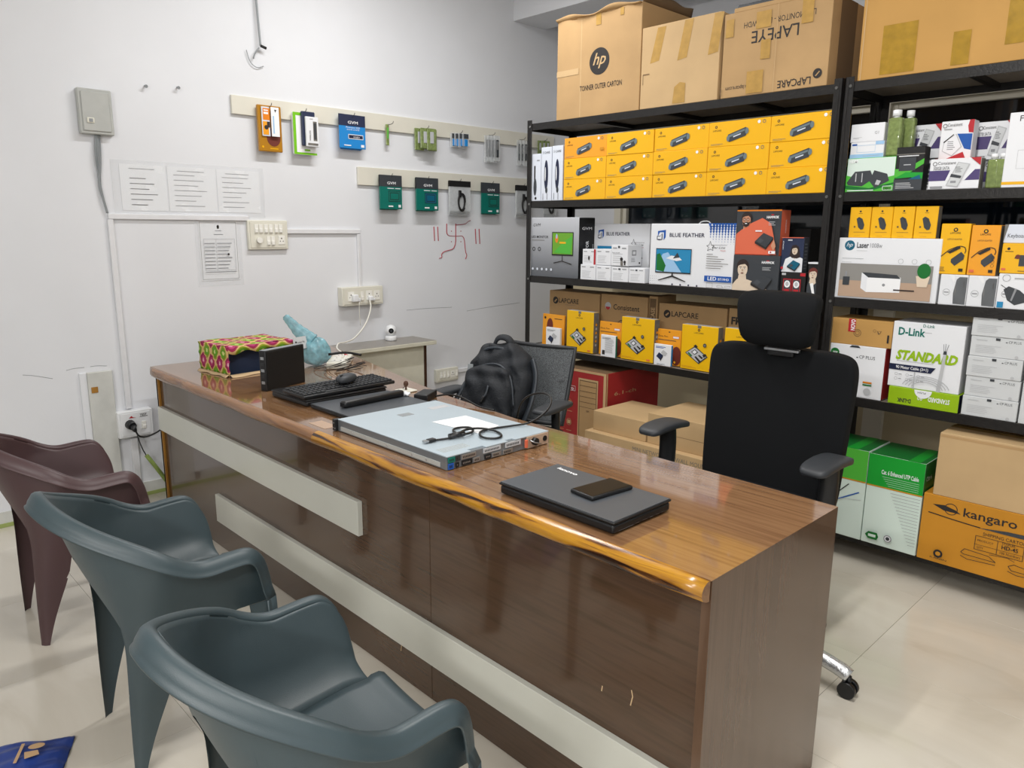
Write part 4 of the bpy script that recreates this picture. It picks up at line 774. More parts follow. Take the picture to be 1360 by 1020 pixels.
a = aty(1186, 208, 3.285); bottle(a.x, 3.285, zg, .178, .027, 'green cleaning bottle with a white cap standing at the front edge of the green box', 'green cleaning bottles')
bottle(a.x+.03, 3.345, zg, .18, .024, 'green cleaning bottle half hidden behind the one on the green box', 'green cleaning bottles')
def pr_blk(p): p.R(0, .82, 1, .84, 'grey_card').R(.1, .78, .8, .8, 'box_white').P([(0, .3), (.4, .35), (1, .6), (1, .72), (.4, .5), (0, .5)], 'green_light').P([(0, .28), (.6, .3), (1, .2), (1, .4), (.4, .42)], 'green').R(.14, .45, .72, .76, 'charcoal').R(.3, .58, .55, .6, 'light_ink').R(0, 0, 1, .26, 'charcoal').lines(.08, .05, .8, .2, 4, 'light_ink', .4).P([(.5, .25), (.9, .35), (.95, .25)], 'teal_blue')
rb(1191.5, 1230, 196, z, 3.262, .06, 'black', 'black box with green swirls, right of the green extender box', front=pr_blk)
def pr_hdd(t_, pos=(.08, .85)):
    def f(p):
        p.R(0, .28, 1, .62, 'purple').P([(.34, .28), (.42, .62), (.9, .62), (.72, .28)], 'box_white').ring(.10, .84, .008, .002, 'ink', 10).T('Consistent', .16, .81, .011, 'ink', p.w*.36).T(t_, .08, .64, .012, 'charcoal', p.w*.32)
        p.P([(.36, .12), (.56, .88), (.80, .80), (.60, .06)], 'light_ink').P([(.39, .14), (.575, .85), (.77, .78), (.585, .09)], 'box_grey').P([(.43, .4), (.45, .5), (.66, .42), (.64, .34)], 'charcoal').lines(.52, .55, .66, .75, 4, 'charcoal', .3).R(.45, .2, .56, .27, 'grey_ink').P([(.80, 1), (1, .74), (1, 1)], 'red').R(.05, .04, .3, .1, 'grey_ink').R(0, .1, .35, .105, 'light_ink')
    return f
# background boxes on a hidden riser of cartons
rb(1231, 1252, 213, z, 3.33, .06, 'box_grey', 'grey drive box seen between the black box and the purple banded box', front=lambda p: p.R(0, .2, .6, .9, 'charcoal').lines(.1, .1, .8, .8, 5, 'grey_ink'))
s1 = rb(1200, 1252, 213, z, 3.42, .1, 'box_grey', 'grey drive box under the raised purple banded box on the left', front=pr_hdd('1TB SATA'))
rb(1203, 1253, 168, z+s1.dimensions.z+.0005, 3.40, .09, 'box_white', 'white and purple drive box raised behind the black and green box', front=pr_hdd('2TB SATA'))
def pr_rwb(p): p.C(.98, .82, .045, 'red', .05, a0=PI*.6, a1=PI*1.4) if 0 else p.P([(.86, 1), (.82, .85), (.86, .68), (1, .66), (1, 1)], 'red').P([(.52, .66), (.98, .64), (.98, .22), (.78, .26)], 'blue').P([(.2, 0), (.75, .18), (.85, 0)], 'red').P([(.1, .22), (.14, .48), (.5, .66), (.7, .32), (.42, .08)], 'light_ink').P([(.12, .23), (.16, .47), (.48, .64), (.67, .32), (.42, .1)], 'box_white').lines(.25, .25, .5, .5, 5, 'grey_ink', .4).P([(.12, .46), (.42, .66), (.42, .63), (.14, .43)], 'ink').ring(.12, .88, .008, .002, 'ink', 10).T('Consistent', .2, .86, .011, 'ink', p.w*.45).R(.1, .78, .35, .80, 'grey_ink')
f1 = rb(1236, 1304, 212, z, 3.262, .055, 'box_white', 'white box with purple band and red corner at the second shelf front', front=pr_hdd('500GB SATA'), mats={'right': 'grey_card', 'top': 'shirt'})
rb(1251, 1295, 162, z+f1.dimensions.z+.0005, 3.30, .06, 'box_white', 'white drive box with blue and red shapes, standing on the red cornered box', front=pr_rwb)
s2 = rb(1308, 1356, 213, z, 3.42, .1, 'box_grey', 'grey drive box behind the low green bottles', front=pr_hdd('1TB SATA'))
rb(1299, 1349, 163, z+s2.dimensions.z+.0005, 3.40, .09, 'box_white', 'white and purple drive box raised behind the low green bottles', front=pr_hdd('1TB SATA'))
for i in range(3):
    a = aty(1316+12*i, 250, 3.30); bottle(a.x, 3.30, z, .125, .0195, 'squat green bottle at the shelf edge, %s of three' % ('left', 'middle', 'right')[i], 'green cleaning bottles')
rb(1342, 1400, 150, z, 3.28, .1, 'box_white', 'tall white box with a yellow bottom stripe, cut by the right frame edge', front=lambda p: p.R(0, .04, 1, .08, 'yellow').T('F', .25, .88, .02, 'ink').frame(.3, .25, .8, .5, .001, 'light_ink'))
# ---- level 3 right
z = LV[2]+.0005
GR3 = 'boxes on the third shelf of the right rack'
def pr_laser(p):
    p.C(.115, .875, .021, 'teal_blue', n=24).T('hp', .115, .855, .017, 'box_white', .026, shear=.3, align='c').T('Laser', .19, .84, .022, 'charcoal', p.w*.12, bold=.02).T('1008w', .325, .845, .018, 'grey_ink', p.w*.12).R(.19, .79, .3, .795, 'light_ink').R(.05, .66, .27, .665, 'grey_ink').R(.05, .6, .15, .603, 'grey_ink')
    for k in range(3): p.ring(.64+.13*k, .64, .010, .001, 'grey_ink', 16)
    p.R(.04, .03, .95, .58, 'grey_print').R(.04, .03, .95, .30, 'wood_print').P([(.27, .18), (.27, .44), (.33, .42), (.66, .38), (.66, .14), (.33, .12)], 'box_white').P([(.27, .44), (.34, .36), (.66, .36), (.62, .42), (.35, .44)], 'charcoal').P([(.33, .12), (.33, .36), (.66, .36), (.66, .14)], 'white').C(.5, .25, .006, 'grey_ink').R(.08, .22, .15, .36, 'charcoal').R(.1, .36, .12, .45, 'grey_ink').P([(.82, .25), (.80, .42), (.93, .42), (.91, .25)], 'cream_print').C(.87, .5, .025, 'green_dark', .03).R(.6, .17, .8, .19, 'hair')
lz = bx(1115, 1253, 315.5, z, 3.262, .24, 'box_white', 'large white printer box with a printer picture on the third shelf', group=GR3, front=pr_laser, name='printer_box')
zl = z+lz.dimensions.z+.0005
def pr_mouse(p): p.C(.5, .86, .004, 'ink', n=8).R(.42, .79, .6, .8, 'ink').P([(.34, .62), (.45, .68), (.62, .62), (.74, .42), (.7, .28), (.58, .26), (.45, .34)], 'charcoal').line([(.5, .66), (.62, .5)], .0015, 'ink').R(.25, .18, .8, .19, 'card_dark').R(.3, .06, .6, .065, 'card_dark').C(.28, .36, .004, 'card_dark', n=6)
mc = [1127.5, 1155.5, 1184.5, 1213.5, 1244.5]
mxs = [aty(c, 300, 3.275).x for c in mc]; mz = aty(1184, 274.5, 3.275).z
for i in range(4): carton(mxs[i]+.001, mxs[i+1]-.001, zl, mz, 3.275+.002*(i % 2), .045, 'yellow', 'yellow box with a dark mouse, %s of four on the printer box' % ('first from left', 'second from left', 'third from left', 'rightmost')[i], group='yellow mouse boxes', front=pr_mouse, mats={'right': 'grey_card'} if i == 3 else None, name='mouse_box')
def pr_cmouse(k):
    def f(p):
        p.ring(.27, .42, .013, .0015, 'grey_ink', 18).R(.18, .4, .36, .44, 'grey_ink')
        if k < 2: p.P([(.55, .05), (.52, .4), (.6, .85), (.7, .93), (.98, .93), (.98, .04)], 'charcoal').R(.85, .6, .9, .8, 'ink').R(.58, .35, .6, .6, 'grey_card').P([(.3, 1), (.5, .75), (.55, .78), (.5, 1)], 'white')
        else: p.P([(.2, .55), (.35, .65), (.7, .55), (.95, .38), (.93, .22), (.6, .12), (.35, .25)], 'charcoal').line([(.1, .68), (.25, .6), (.3, .55)], .002, 'ink').P([(.45, .25), (.5, .23), (.62, .58), (.55, .6)], 'grey_ink').C(.95, .78, .01, 'red').ring(.25, .88, .013, .0015, 'grey_ink', 18).R(.05, .03, .25, .2, 'blue_print').R(.5, .87, .8, .89, 'grey_ink')
    return f
cm = [1247, 1284.5, 1324, 1368]; cmx = [aty(c, 385, 3.262).x for c in cm]; ch = []
for i in range(3):
    o = carton(cmx[i]+.001, cmx[i+1]-.001, z, z+.118+.012*(i == 2), 3.262, .05, 'box_white', ('white boxed mouse in clear film, left of the two dark mice', 'white boxed mouse in clear film, right of the two dark mice', 'white box with a black wired mouse and a blue corner')[i], group='mouse packs at the shelf edge', front=pr_cmouse(i), name='mouse_pack'); ch.append(o)
    if i < 2: b = MB(); w_, h_ = o.dimensions.x, .118; b.grid(lambda u, v: Vector((w_*u, -.004-.002*math.sin(u*9+v*7), h_*v)), 8, 8, 'clear_film'); b.build('clear_wrap', o, fix=False)
def pr_adp(k):
    def f(p):
        p.C(.5, .88, .008, 'ink', n=10).C(.5, .88, .004, 'yellow', n=8).T('LAPCARE', .5, .80, .007, 'ink', p.w*.36, align='c').T('LAPTOP ADAPTER', .5, .68, .006, 'card_dark', p.w*.5, align='c')
        p.P([(.46, .30), (.78, .45), (.90, .38), (.88, .30), (.60, .17), (.46, .24)], 'charcoal').line([(.1, .35), (.35, .48), (.62, .55), (.75, .56), (.88, .54), (.93, .48), (.9, .42)], .003, 'ink').P([(.3, .44), (.7, .57), (.74, .52), (.4, .41)], 'ink').R(.75, .06, .9, .12, 'ink')
        if k: [p.ring(.86, .12+.08*q, .006, .001, 'ink', 10) for q in range(1, 4)]; p.R(.08, .06, .25, .11, 'shirt')
        else: p.lines(.1, .06, .3, .16, 3, 'card_dark')
    return f
za = z+.1185+.0005
bx(1251, 1291, 297, za, 3.265, .055, 'yellow', 'yellow adapter box with a coiled charger, left of two, on the film packs', group='laptop adapter boxes', front=pr_adp(0), name='adapter_box')
bx(1291.5, 1331, 299, za, 3.265, .055, 'yellow_orange', 'more orange adapter box with a coiled charger, right of two', group='laptop adapter boxes', front=pr_adp(1), mats={'right': 'grey_card'}, name='adapter_box')
wb = bx(1331.8, 1378, 323, z+.1315, 3.265, .055, 'yellow', 'yellow webcam box at the right frame edge on the wired mouse box', group=GR3, front=lambda p: p.C(.2, .82, .005, 'ink').R(.1, .72, .35, .74, 'ink').P([(.4, .5), (.45, .62), (.95, .62), (.95, .48)], 'charcoal').R(.55, .25, .8, .5, 'charcoal').C(.5, .56, .008, 'maroon').R(.05, .1, .18, .17, 'shirt').R(.55, .08, .8, .1, 'card_dark'), name='webcam_box')
bx(1335, 1390, 298, z+.1315+wb.dimensions.z+.0005, 3.275, .04, 'box_cool', 'pale grey box lettered Keyboard, lying on the webcam box', group=GR3, front=lambda p: p.T('Keyboard', .1, .3, .014, 'charcoal', p.w*.5).P([(0, 0), (.1, 1), (0, 1)], 'grey_card'), name='keyboard_box')
# ---- level 4 right
z = LV[3]-.009
GR4 = 'boxes on the fourth shelf of the right rack'
z = LV[3]+.0005
def pr_cp(p): p.T('CP PLUS', .55, .76, .014, 'charcoal', p.w*.28).R(.5, .765, .53, .785, 'charcoal').C(.1, .83, .019, 'green_dark').T('WOW', .06, .815, .008, 'white', p.w*.09, bold=.02).P([(.36, .96), (.56, .96), (.52, 1), (.4, 1)], 'charcoal').R(.66, .25, .82, .30, 'green_dark').R(.66, .30, .82, .33, 'orange').R(.66, .28, .82, .29, 'box_white').C(.75, .14, .015, 'light_ink').R(.05, .03, .9, .033, 'light_ink')
c1 = bx(1103, 1178, 455, z, 3.262, .16, 'box_white', 'white camera box with a green round seal, partly behind the chair back', group=GR4, front=pr_cp, mats={'right': 'red_card'})
bx(1106, 1188, 421, z+c1.dimensions.z+.0005, 3.268, .18, 'card_tan', 'tan brown box with a red label strip, lying on the white camera box', group=GR4, front=lambda p: p.R(.28, .5, .40, 1, 'red').T('LENOVO'[-4:], .39, .56, .017, 'white', p.h*.42, rot=PI/2, bold=.03).ring(.44, .48, .016, .002, 'card_dark').ring(.44, .48, .009, .0015, 'card_dark').P([(.76, .62), (.83, .62), (.8, .5), (.78, .5)], 'card_dark').P([(.77, .61), (.82, .61), (.8, .53)], 'card_tan').ring(.72, .62, .006, .001, 'card_dark').R(.93, .2, .96, .5, 'ink'))
a = aty(1181, 512, 3.256); b2 = aty(1275, 521, 3.256)
gl = carton(a.x, b2.x, z, a.z, 3.256, .20, 'lime', 'lime green lower half of the cable carton with inverted lettering', group='two tone cable carton', front=lambda p: p.T('D-LINK', .34, .38, .016, 'ink', p.w*.2, bold=.03, rot=PI).T('STANDARD', .88, .66, .018, 'box_white', p.w*.30, bold=.03, rot=PI).T('90', .5, .66, .018, 'box_white', p.w*.07, rot=PI).C(.5, .99, .033, 'box_white', a0=PI, a1=2*PI).T('PUSH', .54, .9, .008, 'ink', .03, rot=PI), mats={'right': 'navy'}, name='cable_carton')
def pr_dl(p):
    p.T('D-Link', .08, .80, .03, 'teal', p.w*.38, bold=.03).T('D-Link', .42, .94, .012, 'teal', p.w*.16, bold=.01).R(.45, .86, .55, .865, 'grey_ink')
    p.T('STANDARD', .08, .43, .036, 'lime', p.w*.86, bold=.05, shear=.25).R(.1, .4, .62, .405, 'grey_ink').P([(-.0, .26), (0, .35), (.66, .35), (.60, .26)], 'navy').T('90 Meter Cable (3+1)', .1, .285, .012, 'white', p.w*.46, bold=.01)
    p.P([(.70, 0), (.74, .57), (.78, .57), (.755, 0)], 'light_ink').P([(.735, .57), (.785, .57), (.78, .62), (.74, .62)], 'charcoal').line([(.74, .62), (.73, .72)], .002, 'grey_ink').line([(.76, .62), (.76, .73)], .002, 'grey_ink').line([(.775, .62), (.80, .72)], .002, 'grey_ink').R(.37, 0, .39, .26, 'light_ink')
    for k in range(4): 
        rr = .09-.012*k; p.line([(.55+rr/p.w*math.cos(t*PI/12), -.0+rr*.62/p.h*math.sin(t*PI/12)) for t in range(1, 12)], .003, 'light_ink')
    for k in range(3):
        for j in range(2): p.ring(.12+.16*k, .2-.07*j, .006, .001, 'grey_ink', 10).R(.155+.16*k, .195-.07*j, .2+.16*k, .205-.07*j, 'grey_ink')
bx(1187.5, 1286, 426, z+gl.dimensions.z+.0005, 3.262, .19, 'box_white', 'white upper half of the cable carton lettered in lime green', group='two tone cable carton', front=pr_dl, name='cable_carton')
st = [567, 541, 513.5, 486, 455, 418]; xa, xb = aty(1276, 540, 3.262).x, aty(1352, 540, 3.262).x; hs = (aty(1293, 418, 3.262).z-z)/5
def pr_stack(p): p.T('CP PLUS', .68, .76, .009, 'charcoal', p.w*.22).R(.63, .77, .66, .81, 'charcoal').lines(.1, .2, .6, .62, 5, 'light_ink', .22).R(.1, .8, .3, .83, 'light_ink').R(.45, .84, .53, .96, 'charcoal').C(.85, .12, .006, 'light_ink')
for i in range(5): carton(xa+.002*(i % 2)+.002, xb-.002*(i % 3), z+i*(hs+.0001), z+(i+1)*hs-.0004, 3.262+.003*(i % 2), .16, 'box_grey', 'flat white camera box, %s of the five in the stack' % ('bottom one', 'second from bottom', 'middle one', 'second from top', 'top one')[i], group='flat white camera boxes', front=pr_stack, name='camera_box')
carton(xb+.006, xb+.2, z, z+.2, 3.262, .15, 'box_grey', 'flat white box cut by the right frame edge beside the stack of five', group='flat white camera boxes', name='camera_box')
carton(xb+.006, xb+.2, z+.2005, z+.36, 3.262, .15, 'box_white', 'upper white box cut by the right frame edge beside the stack of five', group='flat white camera boxes', name='camera_box')
# ---- level 5 right
z = LV[4]+.0005
yf = 3.205
def pr_cat(left):
    def f(p):
        if left: p.R(0, .66, 1, 1, 'green_light').R(0, .645, 1, .66, 'card_orange'); p.line([(.55, .62), (.3, .4)], .004, 'orange').line([(.7, .60), (.35, .38)], .004, 'ink').line([(.9, .53), (.4, .36)], .005, 'blue').line([(.95, .45), (.6, .42), (.4, .36)], .002, 'light_ink')
        else:
            p.R(0, .66, 1, 1, 'green').R(0, .645, 1, .66, 'card_orange').T('Cat. 6 Enhanced UTP Cable', .25, .80, .018, 'box_white', p.w*.66, bold=.02)
            for k in range(5): p.R(.27+.03*k, .77-.022*k, .93, .773-.022*k, 'mint')
            for k in range(16): p.R(.45+.027*k, .61-.034*k, .98, .614-.034*k, 'grey_ink')
            p.P([(.08, .10), (.14, .14), (.3, .14), (.33, .10), (.3, .06), (.14, .06)], 'green_dark').R(.14, .085, .28, .115, 'mint').C(.5, .11, .016, 'grey_ink').C(.5, .11, .012, 'box_white').C(.5, .11, .008, 'charcoal')
    return f
c1 = carton(2.779, 3.008, z, .515, yf, .24, 'mint', 'green and white network cable box partly behind the right armrest', group='green and white cable boxes', front=pr_cat(True), mats={'top': 'green_dark'}, top=lambda p: p.R(.6, 0, .8, 1, 'green'))
carton(3.012, 3.232, z, .512, yf, .24, 'mint', 'green and white network cable box standing left of the tan stapler carton', group='green and white cable boxes', front=pr_cat(False), mats={'top': 'green_dark'}, top=lambda p: p.R(.7, 0, .9, 1, 'green'), right=lambda p: p.R(0, .66, 1, 1, 'green_dark').T('Cat 6', .1, .8, .02, 'white').R(.3, .1, .5, .5, 'grey_ink'))
def pr_kang(p):
    p.ring(.17, .84, .024, .003, 'ink').P([(.06, .86), (.13, .88), (.2, .84), (.23, .80), (.13, .80)], 'ink').T('kangaro', .245, .785, .034, 'ink', p.w*.30, bold=.01).line([(.04, .73), (.2, .70), (.35, .68)], .004, 'ink').P([(.34, .675), (.5, .72), (.8, .74), (1, .73), (1, .66), (.8, .67), (.5, .67)], 'charcoal')
    p.T('SHIPPING CARTON', .37, .585, .013, 'ink', p.w*.24).frame(.33, .36, .60, .565, .002, 'ink').R(.455, .36, .458, .565, 'ink').R(.33, .435, .6, .44, 'ink').T('STAPLER', .48, .53, .008, 'ink').T('HD-45', .48, .465, .015, 'ink', p.w*.09, bold=.02).T('100 Numbers', .475, .39, .01, 'ink', p.w*.11).T('PRODUCT', .345, .49, .008, 'ink').T('QTY', .345, .39, .008, 'ink')
    p.line([(.26, .27), (.28, .33), (.42, .31), (.46, .25), (.28, .25), (.26, .27)], .0025, 'ink').line([(.26, .22), (.3, .19), (.46, .21)], .0025, 'ink').line([(.53, .25), (.56, .29), (.70, .25), (.72, .2), (.55, .2), (.53, .25)], .0025, 'ink').line([(.53, .18), (.58, .15), (.7, .17)], .0025, 'ink').line([(.42, .34), (.52, .36), (.56, .33)], .002, 'ink')
    p.C(.13, .15, .017, 'ink').C(.13, .15, .009, 'card_orange').T('KANIN', .085, .065, .007, 'ink', p.w*.1)
    for k in range(4): p.frame(.80, .12+.11*k, .95, .23+.11*k, .002, 'ink')
    p.T('S', .83, .49, .02, 'ink').P([(.83, .37), (.86, .43), (.9, .37)], 'ink').line([(.82, .25), (.92, .33)], .002, 'ink').line([(.82, .33), (.92, .25)], .002, 'ink').C(.87, .17, .016, 'ink', a0=0, a1=PI)
kc = carton(3.238, 3.84, z, .397, yf-.002, .30, 'card_orange', 'tan stapler shipping carton with black lettering on the bottom shelf', group='cartons at the right bottom shelf', front=pr_kang)
carton(3.268, 3.90, .3975, .655, yf, .30, 'card_light', 'plain brown carton stacked on the tan stapler carton', group='cartons at the right bottom shelf', front=lambda p: p.R(.0, .93, .9, .97, 'card'), top=top_tape)
# ================================================================== PLASTIC CHAIRS
def sgp(v, e): return math.copysign(abs(v)**e, v)
def make_tub_chair(m, label, loc, rz):
    r = empty('plastic_armchair', loc, rz, label, 'chair', 'plastic armchairs in front of the desk')
    TE = 1.17
    def plan(t, z, out=0.0, rnd=False):
        zc = max(0, z); hw = .183+.077*min(1, (zc/.58)**1.3)+out; q = min(1, (zc/.66)**2.0)
        if rnd: q = max(q, .5)
        a = max(-1, min(1, t/.5))*PI/2; u_ = max(0, zc-.36)/.30; back = .125+.112*(u_*u_/(u_+.35))*.88+out
        x = hw*sgp(math.sin(a), .30+.68*q); y = -.02-back*(abs(math.cos(a))**(.30+1.05*q))
        if abs(t) > .5: y = -.02+(abs(t)-.5)/.5*.19
        return Vector((x, y, z))
    def hrim(t):
        t = abs(t); v_ = max(0, 1-t/.72); h = .583+.195*(1-(1-v_)**1.25)*v_**.55*1.0+.012*math.exp(-((t-.98)/.3)**2)
        if t > .98: h -= .13*(1-math.sqrt(max(0, 1-((t-.98)/(TE-.98))**2)))
        return h
    def zb(t):
        t = abs(t)
        if t < .20: return .43+.16*(1-t/.20)**.9
        if t < .225: return .43*(1-(t-.20)/.025)
        return max(0, min(.385+.03*min(1, max(0, t-.52)/.42), (plan(t, .2).y+.145-.042)/.27))
    ye = plan(TE, .5).y
    leg = [Vector((.245, ye+.028, 0)), Vector((.249, ye+.021, .15)), Vector((.254, ye+.012, .29)), Vector((.258, ye+.006, .38)), Vector((.260, ye+.002, .44))]
    tt_ = [-TE+2*TE*i/110 for i in range(111)]
    arc = [plan(t, hrim(t), .003) for t in tt_]
    for _ in range(5): arc = [arc[0]]+[(arc[i-1]+arc[i]*2+arc[i+1])/4 for i in range(1, 110)]+[arc[-1]]
    mir = lambda v: Vector((-v.x, v.y, v.z))
    path = [mir(p) for p in leg]+arc+leg[::-1]; N = len(path)
    prof = [(-.019, -.012), (-.018, -.002), (-.011, .003), (.000, .0035), (.007, .000), (.017, -.016), (.020, -.025), (.025, -.028), (.025, -.032), (.019, -.031), (.012, -.018), (.002, -.006), (-.011, -.006), (-.015, -.014)]
    rings = [None]*N; pn = Vector((0, 0, 1)); order = list(range(N//2, N))+list(range(N//2-1, -1, -1))
    for i in order:
        p = path[i]
        if i == N//2-1: pn = Vector((0, 0, 1))
        t = (path[min(i+1, N-1)]-path[max(i-1, 0)]).normalized(); hl = math.hypot(t.x, t.y)
        ox_ = Vector((1 if p.x > 0 else -1, 0, 0)); oh = Vector((t.y, -t.x, 0)).normalized() if hl > 1e-4 else ox_
        if oh.dot(Vector((p.x, p.y-.15, 0))) < 0: oh = -oh
        w_ = 1 if p.y > .02 else 0
        o_ = ox_ if w_ else oh
        s_ = (o_-t*o_.dot(t)).normalized(); n = t.cross(s_)
        if n.dot(pn) < 0: n = -n
        pn = n
        rings[i] = [p+s_*a+n*c for a, c in prof]
    k = len(prof)
    def rim_part(i0, i1, nm):
        q = MB(); R = [[q.bm.verts.new(v) for v in rings[i]] for i in range(i0, i1+1)]
        for i in range(len(R)-1):
            for j in range(k): q.face([R[i][j], R[i][(j+1) % k], R[i+1][(j+1) % k], R[i+1][j]], m, True)
        q.face(R[0][::-1], m); q.face(R[-1], m)
        if nm == 'leg':
            sx = -1 if i0 == 0 else 1; pts = leg
            for a_, b_ in zip(pts[:-1], pts[1:]):
                for dx in (.019, .014):
                    w0 = .028+.03*min(1, a_.z/.45); w1 = .028+.03*min(1, b_.z/.45)
                    A_ = Vector((sx*(a_.x+dx), a_.y-.02, a_.z)); B_ = Vector((sx*(b_.x+dx), b_.y-.02, b_.z)); q.poly([A_, B_, B_-Vector((0, w1, 0)), A_-Vector((0, w0, 0))], m, True)
        return q.build(nm, r)
    nl = len(leg); rim_part(nl-1, N-nl, 'arm_rim'); rim_part(0, nl-1, 'leg'); rim_part(N-nl, N-1, 'leg')
    sk = MB(); NT = 600; NZ = 16; ZL = .24
    def col(t, z): return plan(t, z, -.006)
    ts = [-TE+2*TE*i/NT for i in range(NT+1)]
    V = [[sk.bm.verts.new(col(t, (hrim(t)-.010)*(1-j/NZ)+max(zb(t), ZL)*j/NZ)) for j in range(NZ+1)] for t in ts]
    for i in range(NT):
        for j in range(NZ): sk.face([V[i][j], V[i+1][j], V[i+1][j+1], V[i][j+1]], m, True)
    sk.build('seat_shell', r)
    for sx in (-1, 1):
        q = MB(); tt = [sx*(.19+(.56-.19)*i/500) for i in range(501)]
        tt = [t for t in tt if zb(t) < ZL]; L = [[q.bm.verts.new(col(t, ZL*(1-j/8)+zb(t)*j/8)) for j in range(9)] for t in tt]
        for i in range(len(tt)-1):
            for j in range(8): q.face([L[i][j], L[i+1][j], L[i+1][j+1], L[i][j+1]], m, True)
        q.build('leg', r)
    bw = MB(); NB = 16
    def bowl(t, s_):
        zt = hrim(t)-.009; zs = .385+.022*max(0, min(1, (abs(t)-.4)/.6)); c = s_**1.15; z = zt+(zs-zt)*c
        ins = .016+.022*s_+.05*max(0, (s_-.62)/.38)**2.2
        return plan(t, z, -ins, True)
    B = [[bw.bm.verts.new(bowl(t, j/NB)) for j in range(NB+1)] for t in ts]
    for i in range(NT):
        for j in range(NB): bw.face([B[i][j], B[i+1][j], B[i+1][j+1], B[i][j+1]], m, True)
    o = bw.build('backrest', r); mod(o, 'SOLIDIFY', thickness=.003, offset=0)
    se = MB(); NS = 14; rows = []
    for i in range(0, 66, 2):
        t = TE*i/65; a = bowl(-t, 1); c = bowl(t, 1); rows.append([a.lerp(c, q/NS)+Vector((0, 0, .004-.010*math.sin(PI*q/NS)*(1 if 0 < i else 0))) for q in range(NS+1)])
    last = rows[-1]
    for (dy, dz) in ((.014, .003), (.034, .003), (.046, -.004), (.052, -.02), (.052, -.05)): rows.append([Vector((p.x*1.03, p.y+dy, p.z+dz)) for p in last])
    G = [[se.bm.verts.new(p) for p in row] for row in rows]
    for i in range(len(G)-1):
        for j in range(NS): se.face([G[i][j], G[i+1][j], G[i+1][j+1], G[i][j+1]], m, True)
    bmesh.ops.remove_doubles(se.bm, verts=se.bm.verts, dist=.0002)
    for y in (-.04, .07): se.tube([(-.12, y, .389), (-.04, y, .383), (.04, y, .383), (.12, y, .389)], .0018, m, 6)
    o = se.build('seat', r); mod(o, 'SOLIDIFY', thickness=.004, offset=1)
    return r
make_tub_chair('chair_brown', 'dark brown plastic armchair, farthest of the three by the desk', (1.17, .60, 0), -.04)
make_tub_chair('chair_blue', 'grey blue plastic armchair standing between the brown chair and the nearest chair', (2.06, .625, 0), -.05)
make_tub_chair('chair_blue', 'grey blue plastic armchair nearest the camera, cut by the bottom of the picture', (2.935, .60, 0), -.05)
# ================================================================== OFFICE CHAIRS
def superball(b, c, r, e, m, nu=40, nv=24, fn=None):
    def f(u, v):
        a = u*2*PI-PI; t = v*PI-PI/2
        p = Vector((r[0]*sgp(math.cos(t), e[1])*sgp(math.cos(a), e[0]), r[1]*sgp(math.cos(t), e[1])*sgp(math.sin(a), e[0]), r[2]*sgp(math.sin(t), e[1])))
        if fn: p = fn(p)
        return Vector(c)+p
    b.grid(f, nu, nv, m); bmesh.ops.remove_doubles(b.bm, verts=b.bm.verts, dist=.00005)
def star_base(r, foil, rot, rad, zhub=.09, at=(0, 0)):
    for k in range(5):
        a = rot+k*2*PI/5; d = Vector((math.cos(a), math.sin(a), 0)); b = MB()
        b.tube([d*.02+Vector((0, 0, zhub+.035)), d*rad*.5+Vector((0, 0, zhub+.02)), d*rad*.9+Vector((0, 0, zhub-.005)), d*rad+Vector((0, 0, zhub-.02))], .024 if foil else .02, 'foil' if foil else 'black_plastic', 10, 1, flat=.9); l = b.build('base_leg', r); l.location = (at[0], at[1], 0)
        p = d*rad; n = Vector((-d.y, d.x, 0)); b = MB()
        for s_ in (-1, 1): b.cyl(p+n*s_*.006+Vector((0, 0, .027)), p+n*s_*.022+Vector((0, 0, .027)), .0265, 'black_plastic', n=18)
        b.cyl(p+Vector((0, 0, .03)), p+Vector((0, 0, .07)), .008, 'black_plastic', n=8); b.build('caster', l)
oc = empty('office_chair', (2.97, 2.34, 0), 0, 'tall black office chair with headrest and armrests behind the desk', 'chair')
ox, oy = 2.97, 2.34
b = MB()
def backf(p):
    q = p.copy(); q.x *= 1+.04*(p.z/.3); q.y += .25*q.x*q.x*-1*.6+.02*math.sin(p.z*5); return q
superball(b, (-.085, .235, .72), (.272, .04, .295), (.35, .22), 'black_fabric', 56, 36, backf); b.build('backrest', oc)
b = MB()
def headf(p):
    q = p.copy(); q.y -= .9*q.x*q.x*.5-.0; q.x *= 1+.10*(p.z/.1); q.y -= .03*math.cos(p.z/.1*1.3); return q
superball(b, (-.080, .215, 1.12), (.143, .040, .100), (.4, .38), 'black_fabric', 48, 28, headf); b.build('headrest', oc)
b = MB(); b.box((-.12, .20, .985), (-.02, .235, 1.03), 'black_plastic', .006, 2); b.box((-.13, .195, 1.005), (.0, .215, 1.016), 'silver', .002, 1); b.tube([(-.07, .25, .98), (-.07, .265, 1.06), (-.07, .235, 1.12)], .014, 'black_plastic', 8, 1); b.build('headrest_bracket', oc)
b = MB(); superball(b, (-.06, -.01, .455), (.26, .25, .05), (.35, .4), 'black_fabric', 40, 16); b.build('seat', oc)
for side, (cx, cy) in ((-1, (2.495, 2.44)), (1, (3.155, 2.425))):
    x, y = cx-ox, cy-oy; b = MB()
    superball(b, (x, y, .672), (.052, .128, .016), (.45, .5), 'arm_plastic', 32, 12, lambda p: p+Vector((.0, 0, -.9*p.y*p.y))); a = b.build('armrest', oc)
    b = MB(); b.tube([(x, y+.02, .665), (x, y+.03, .58), (x, y+.02, .47), (x, y+.01, .36), (x-.01*side, y, .325)], .034, 'black_plastic', 12, 2, flat=.5); b.tube([(x-.03*side, y, .345), (x-.12*side, y-.03, .39), (-.05*1, y-.06, .40)], .022, 'black_plastic', 8, 1); b.build('arm_post', a)
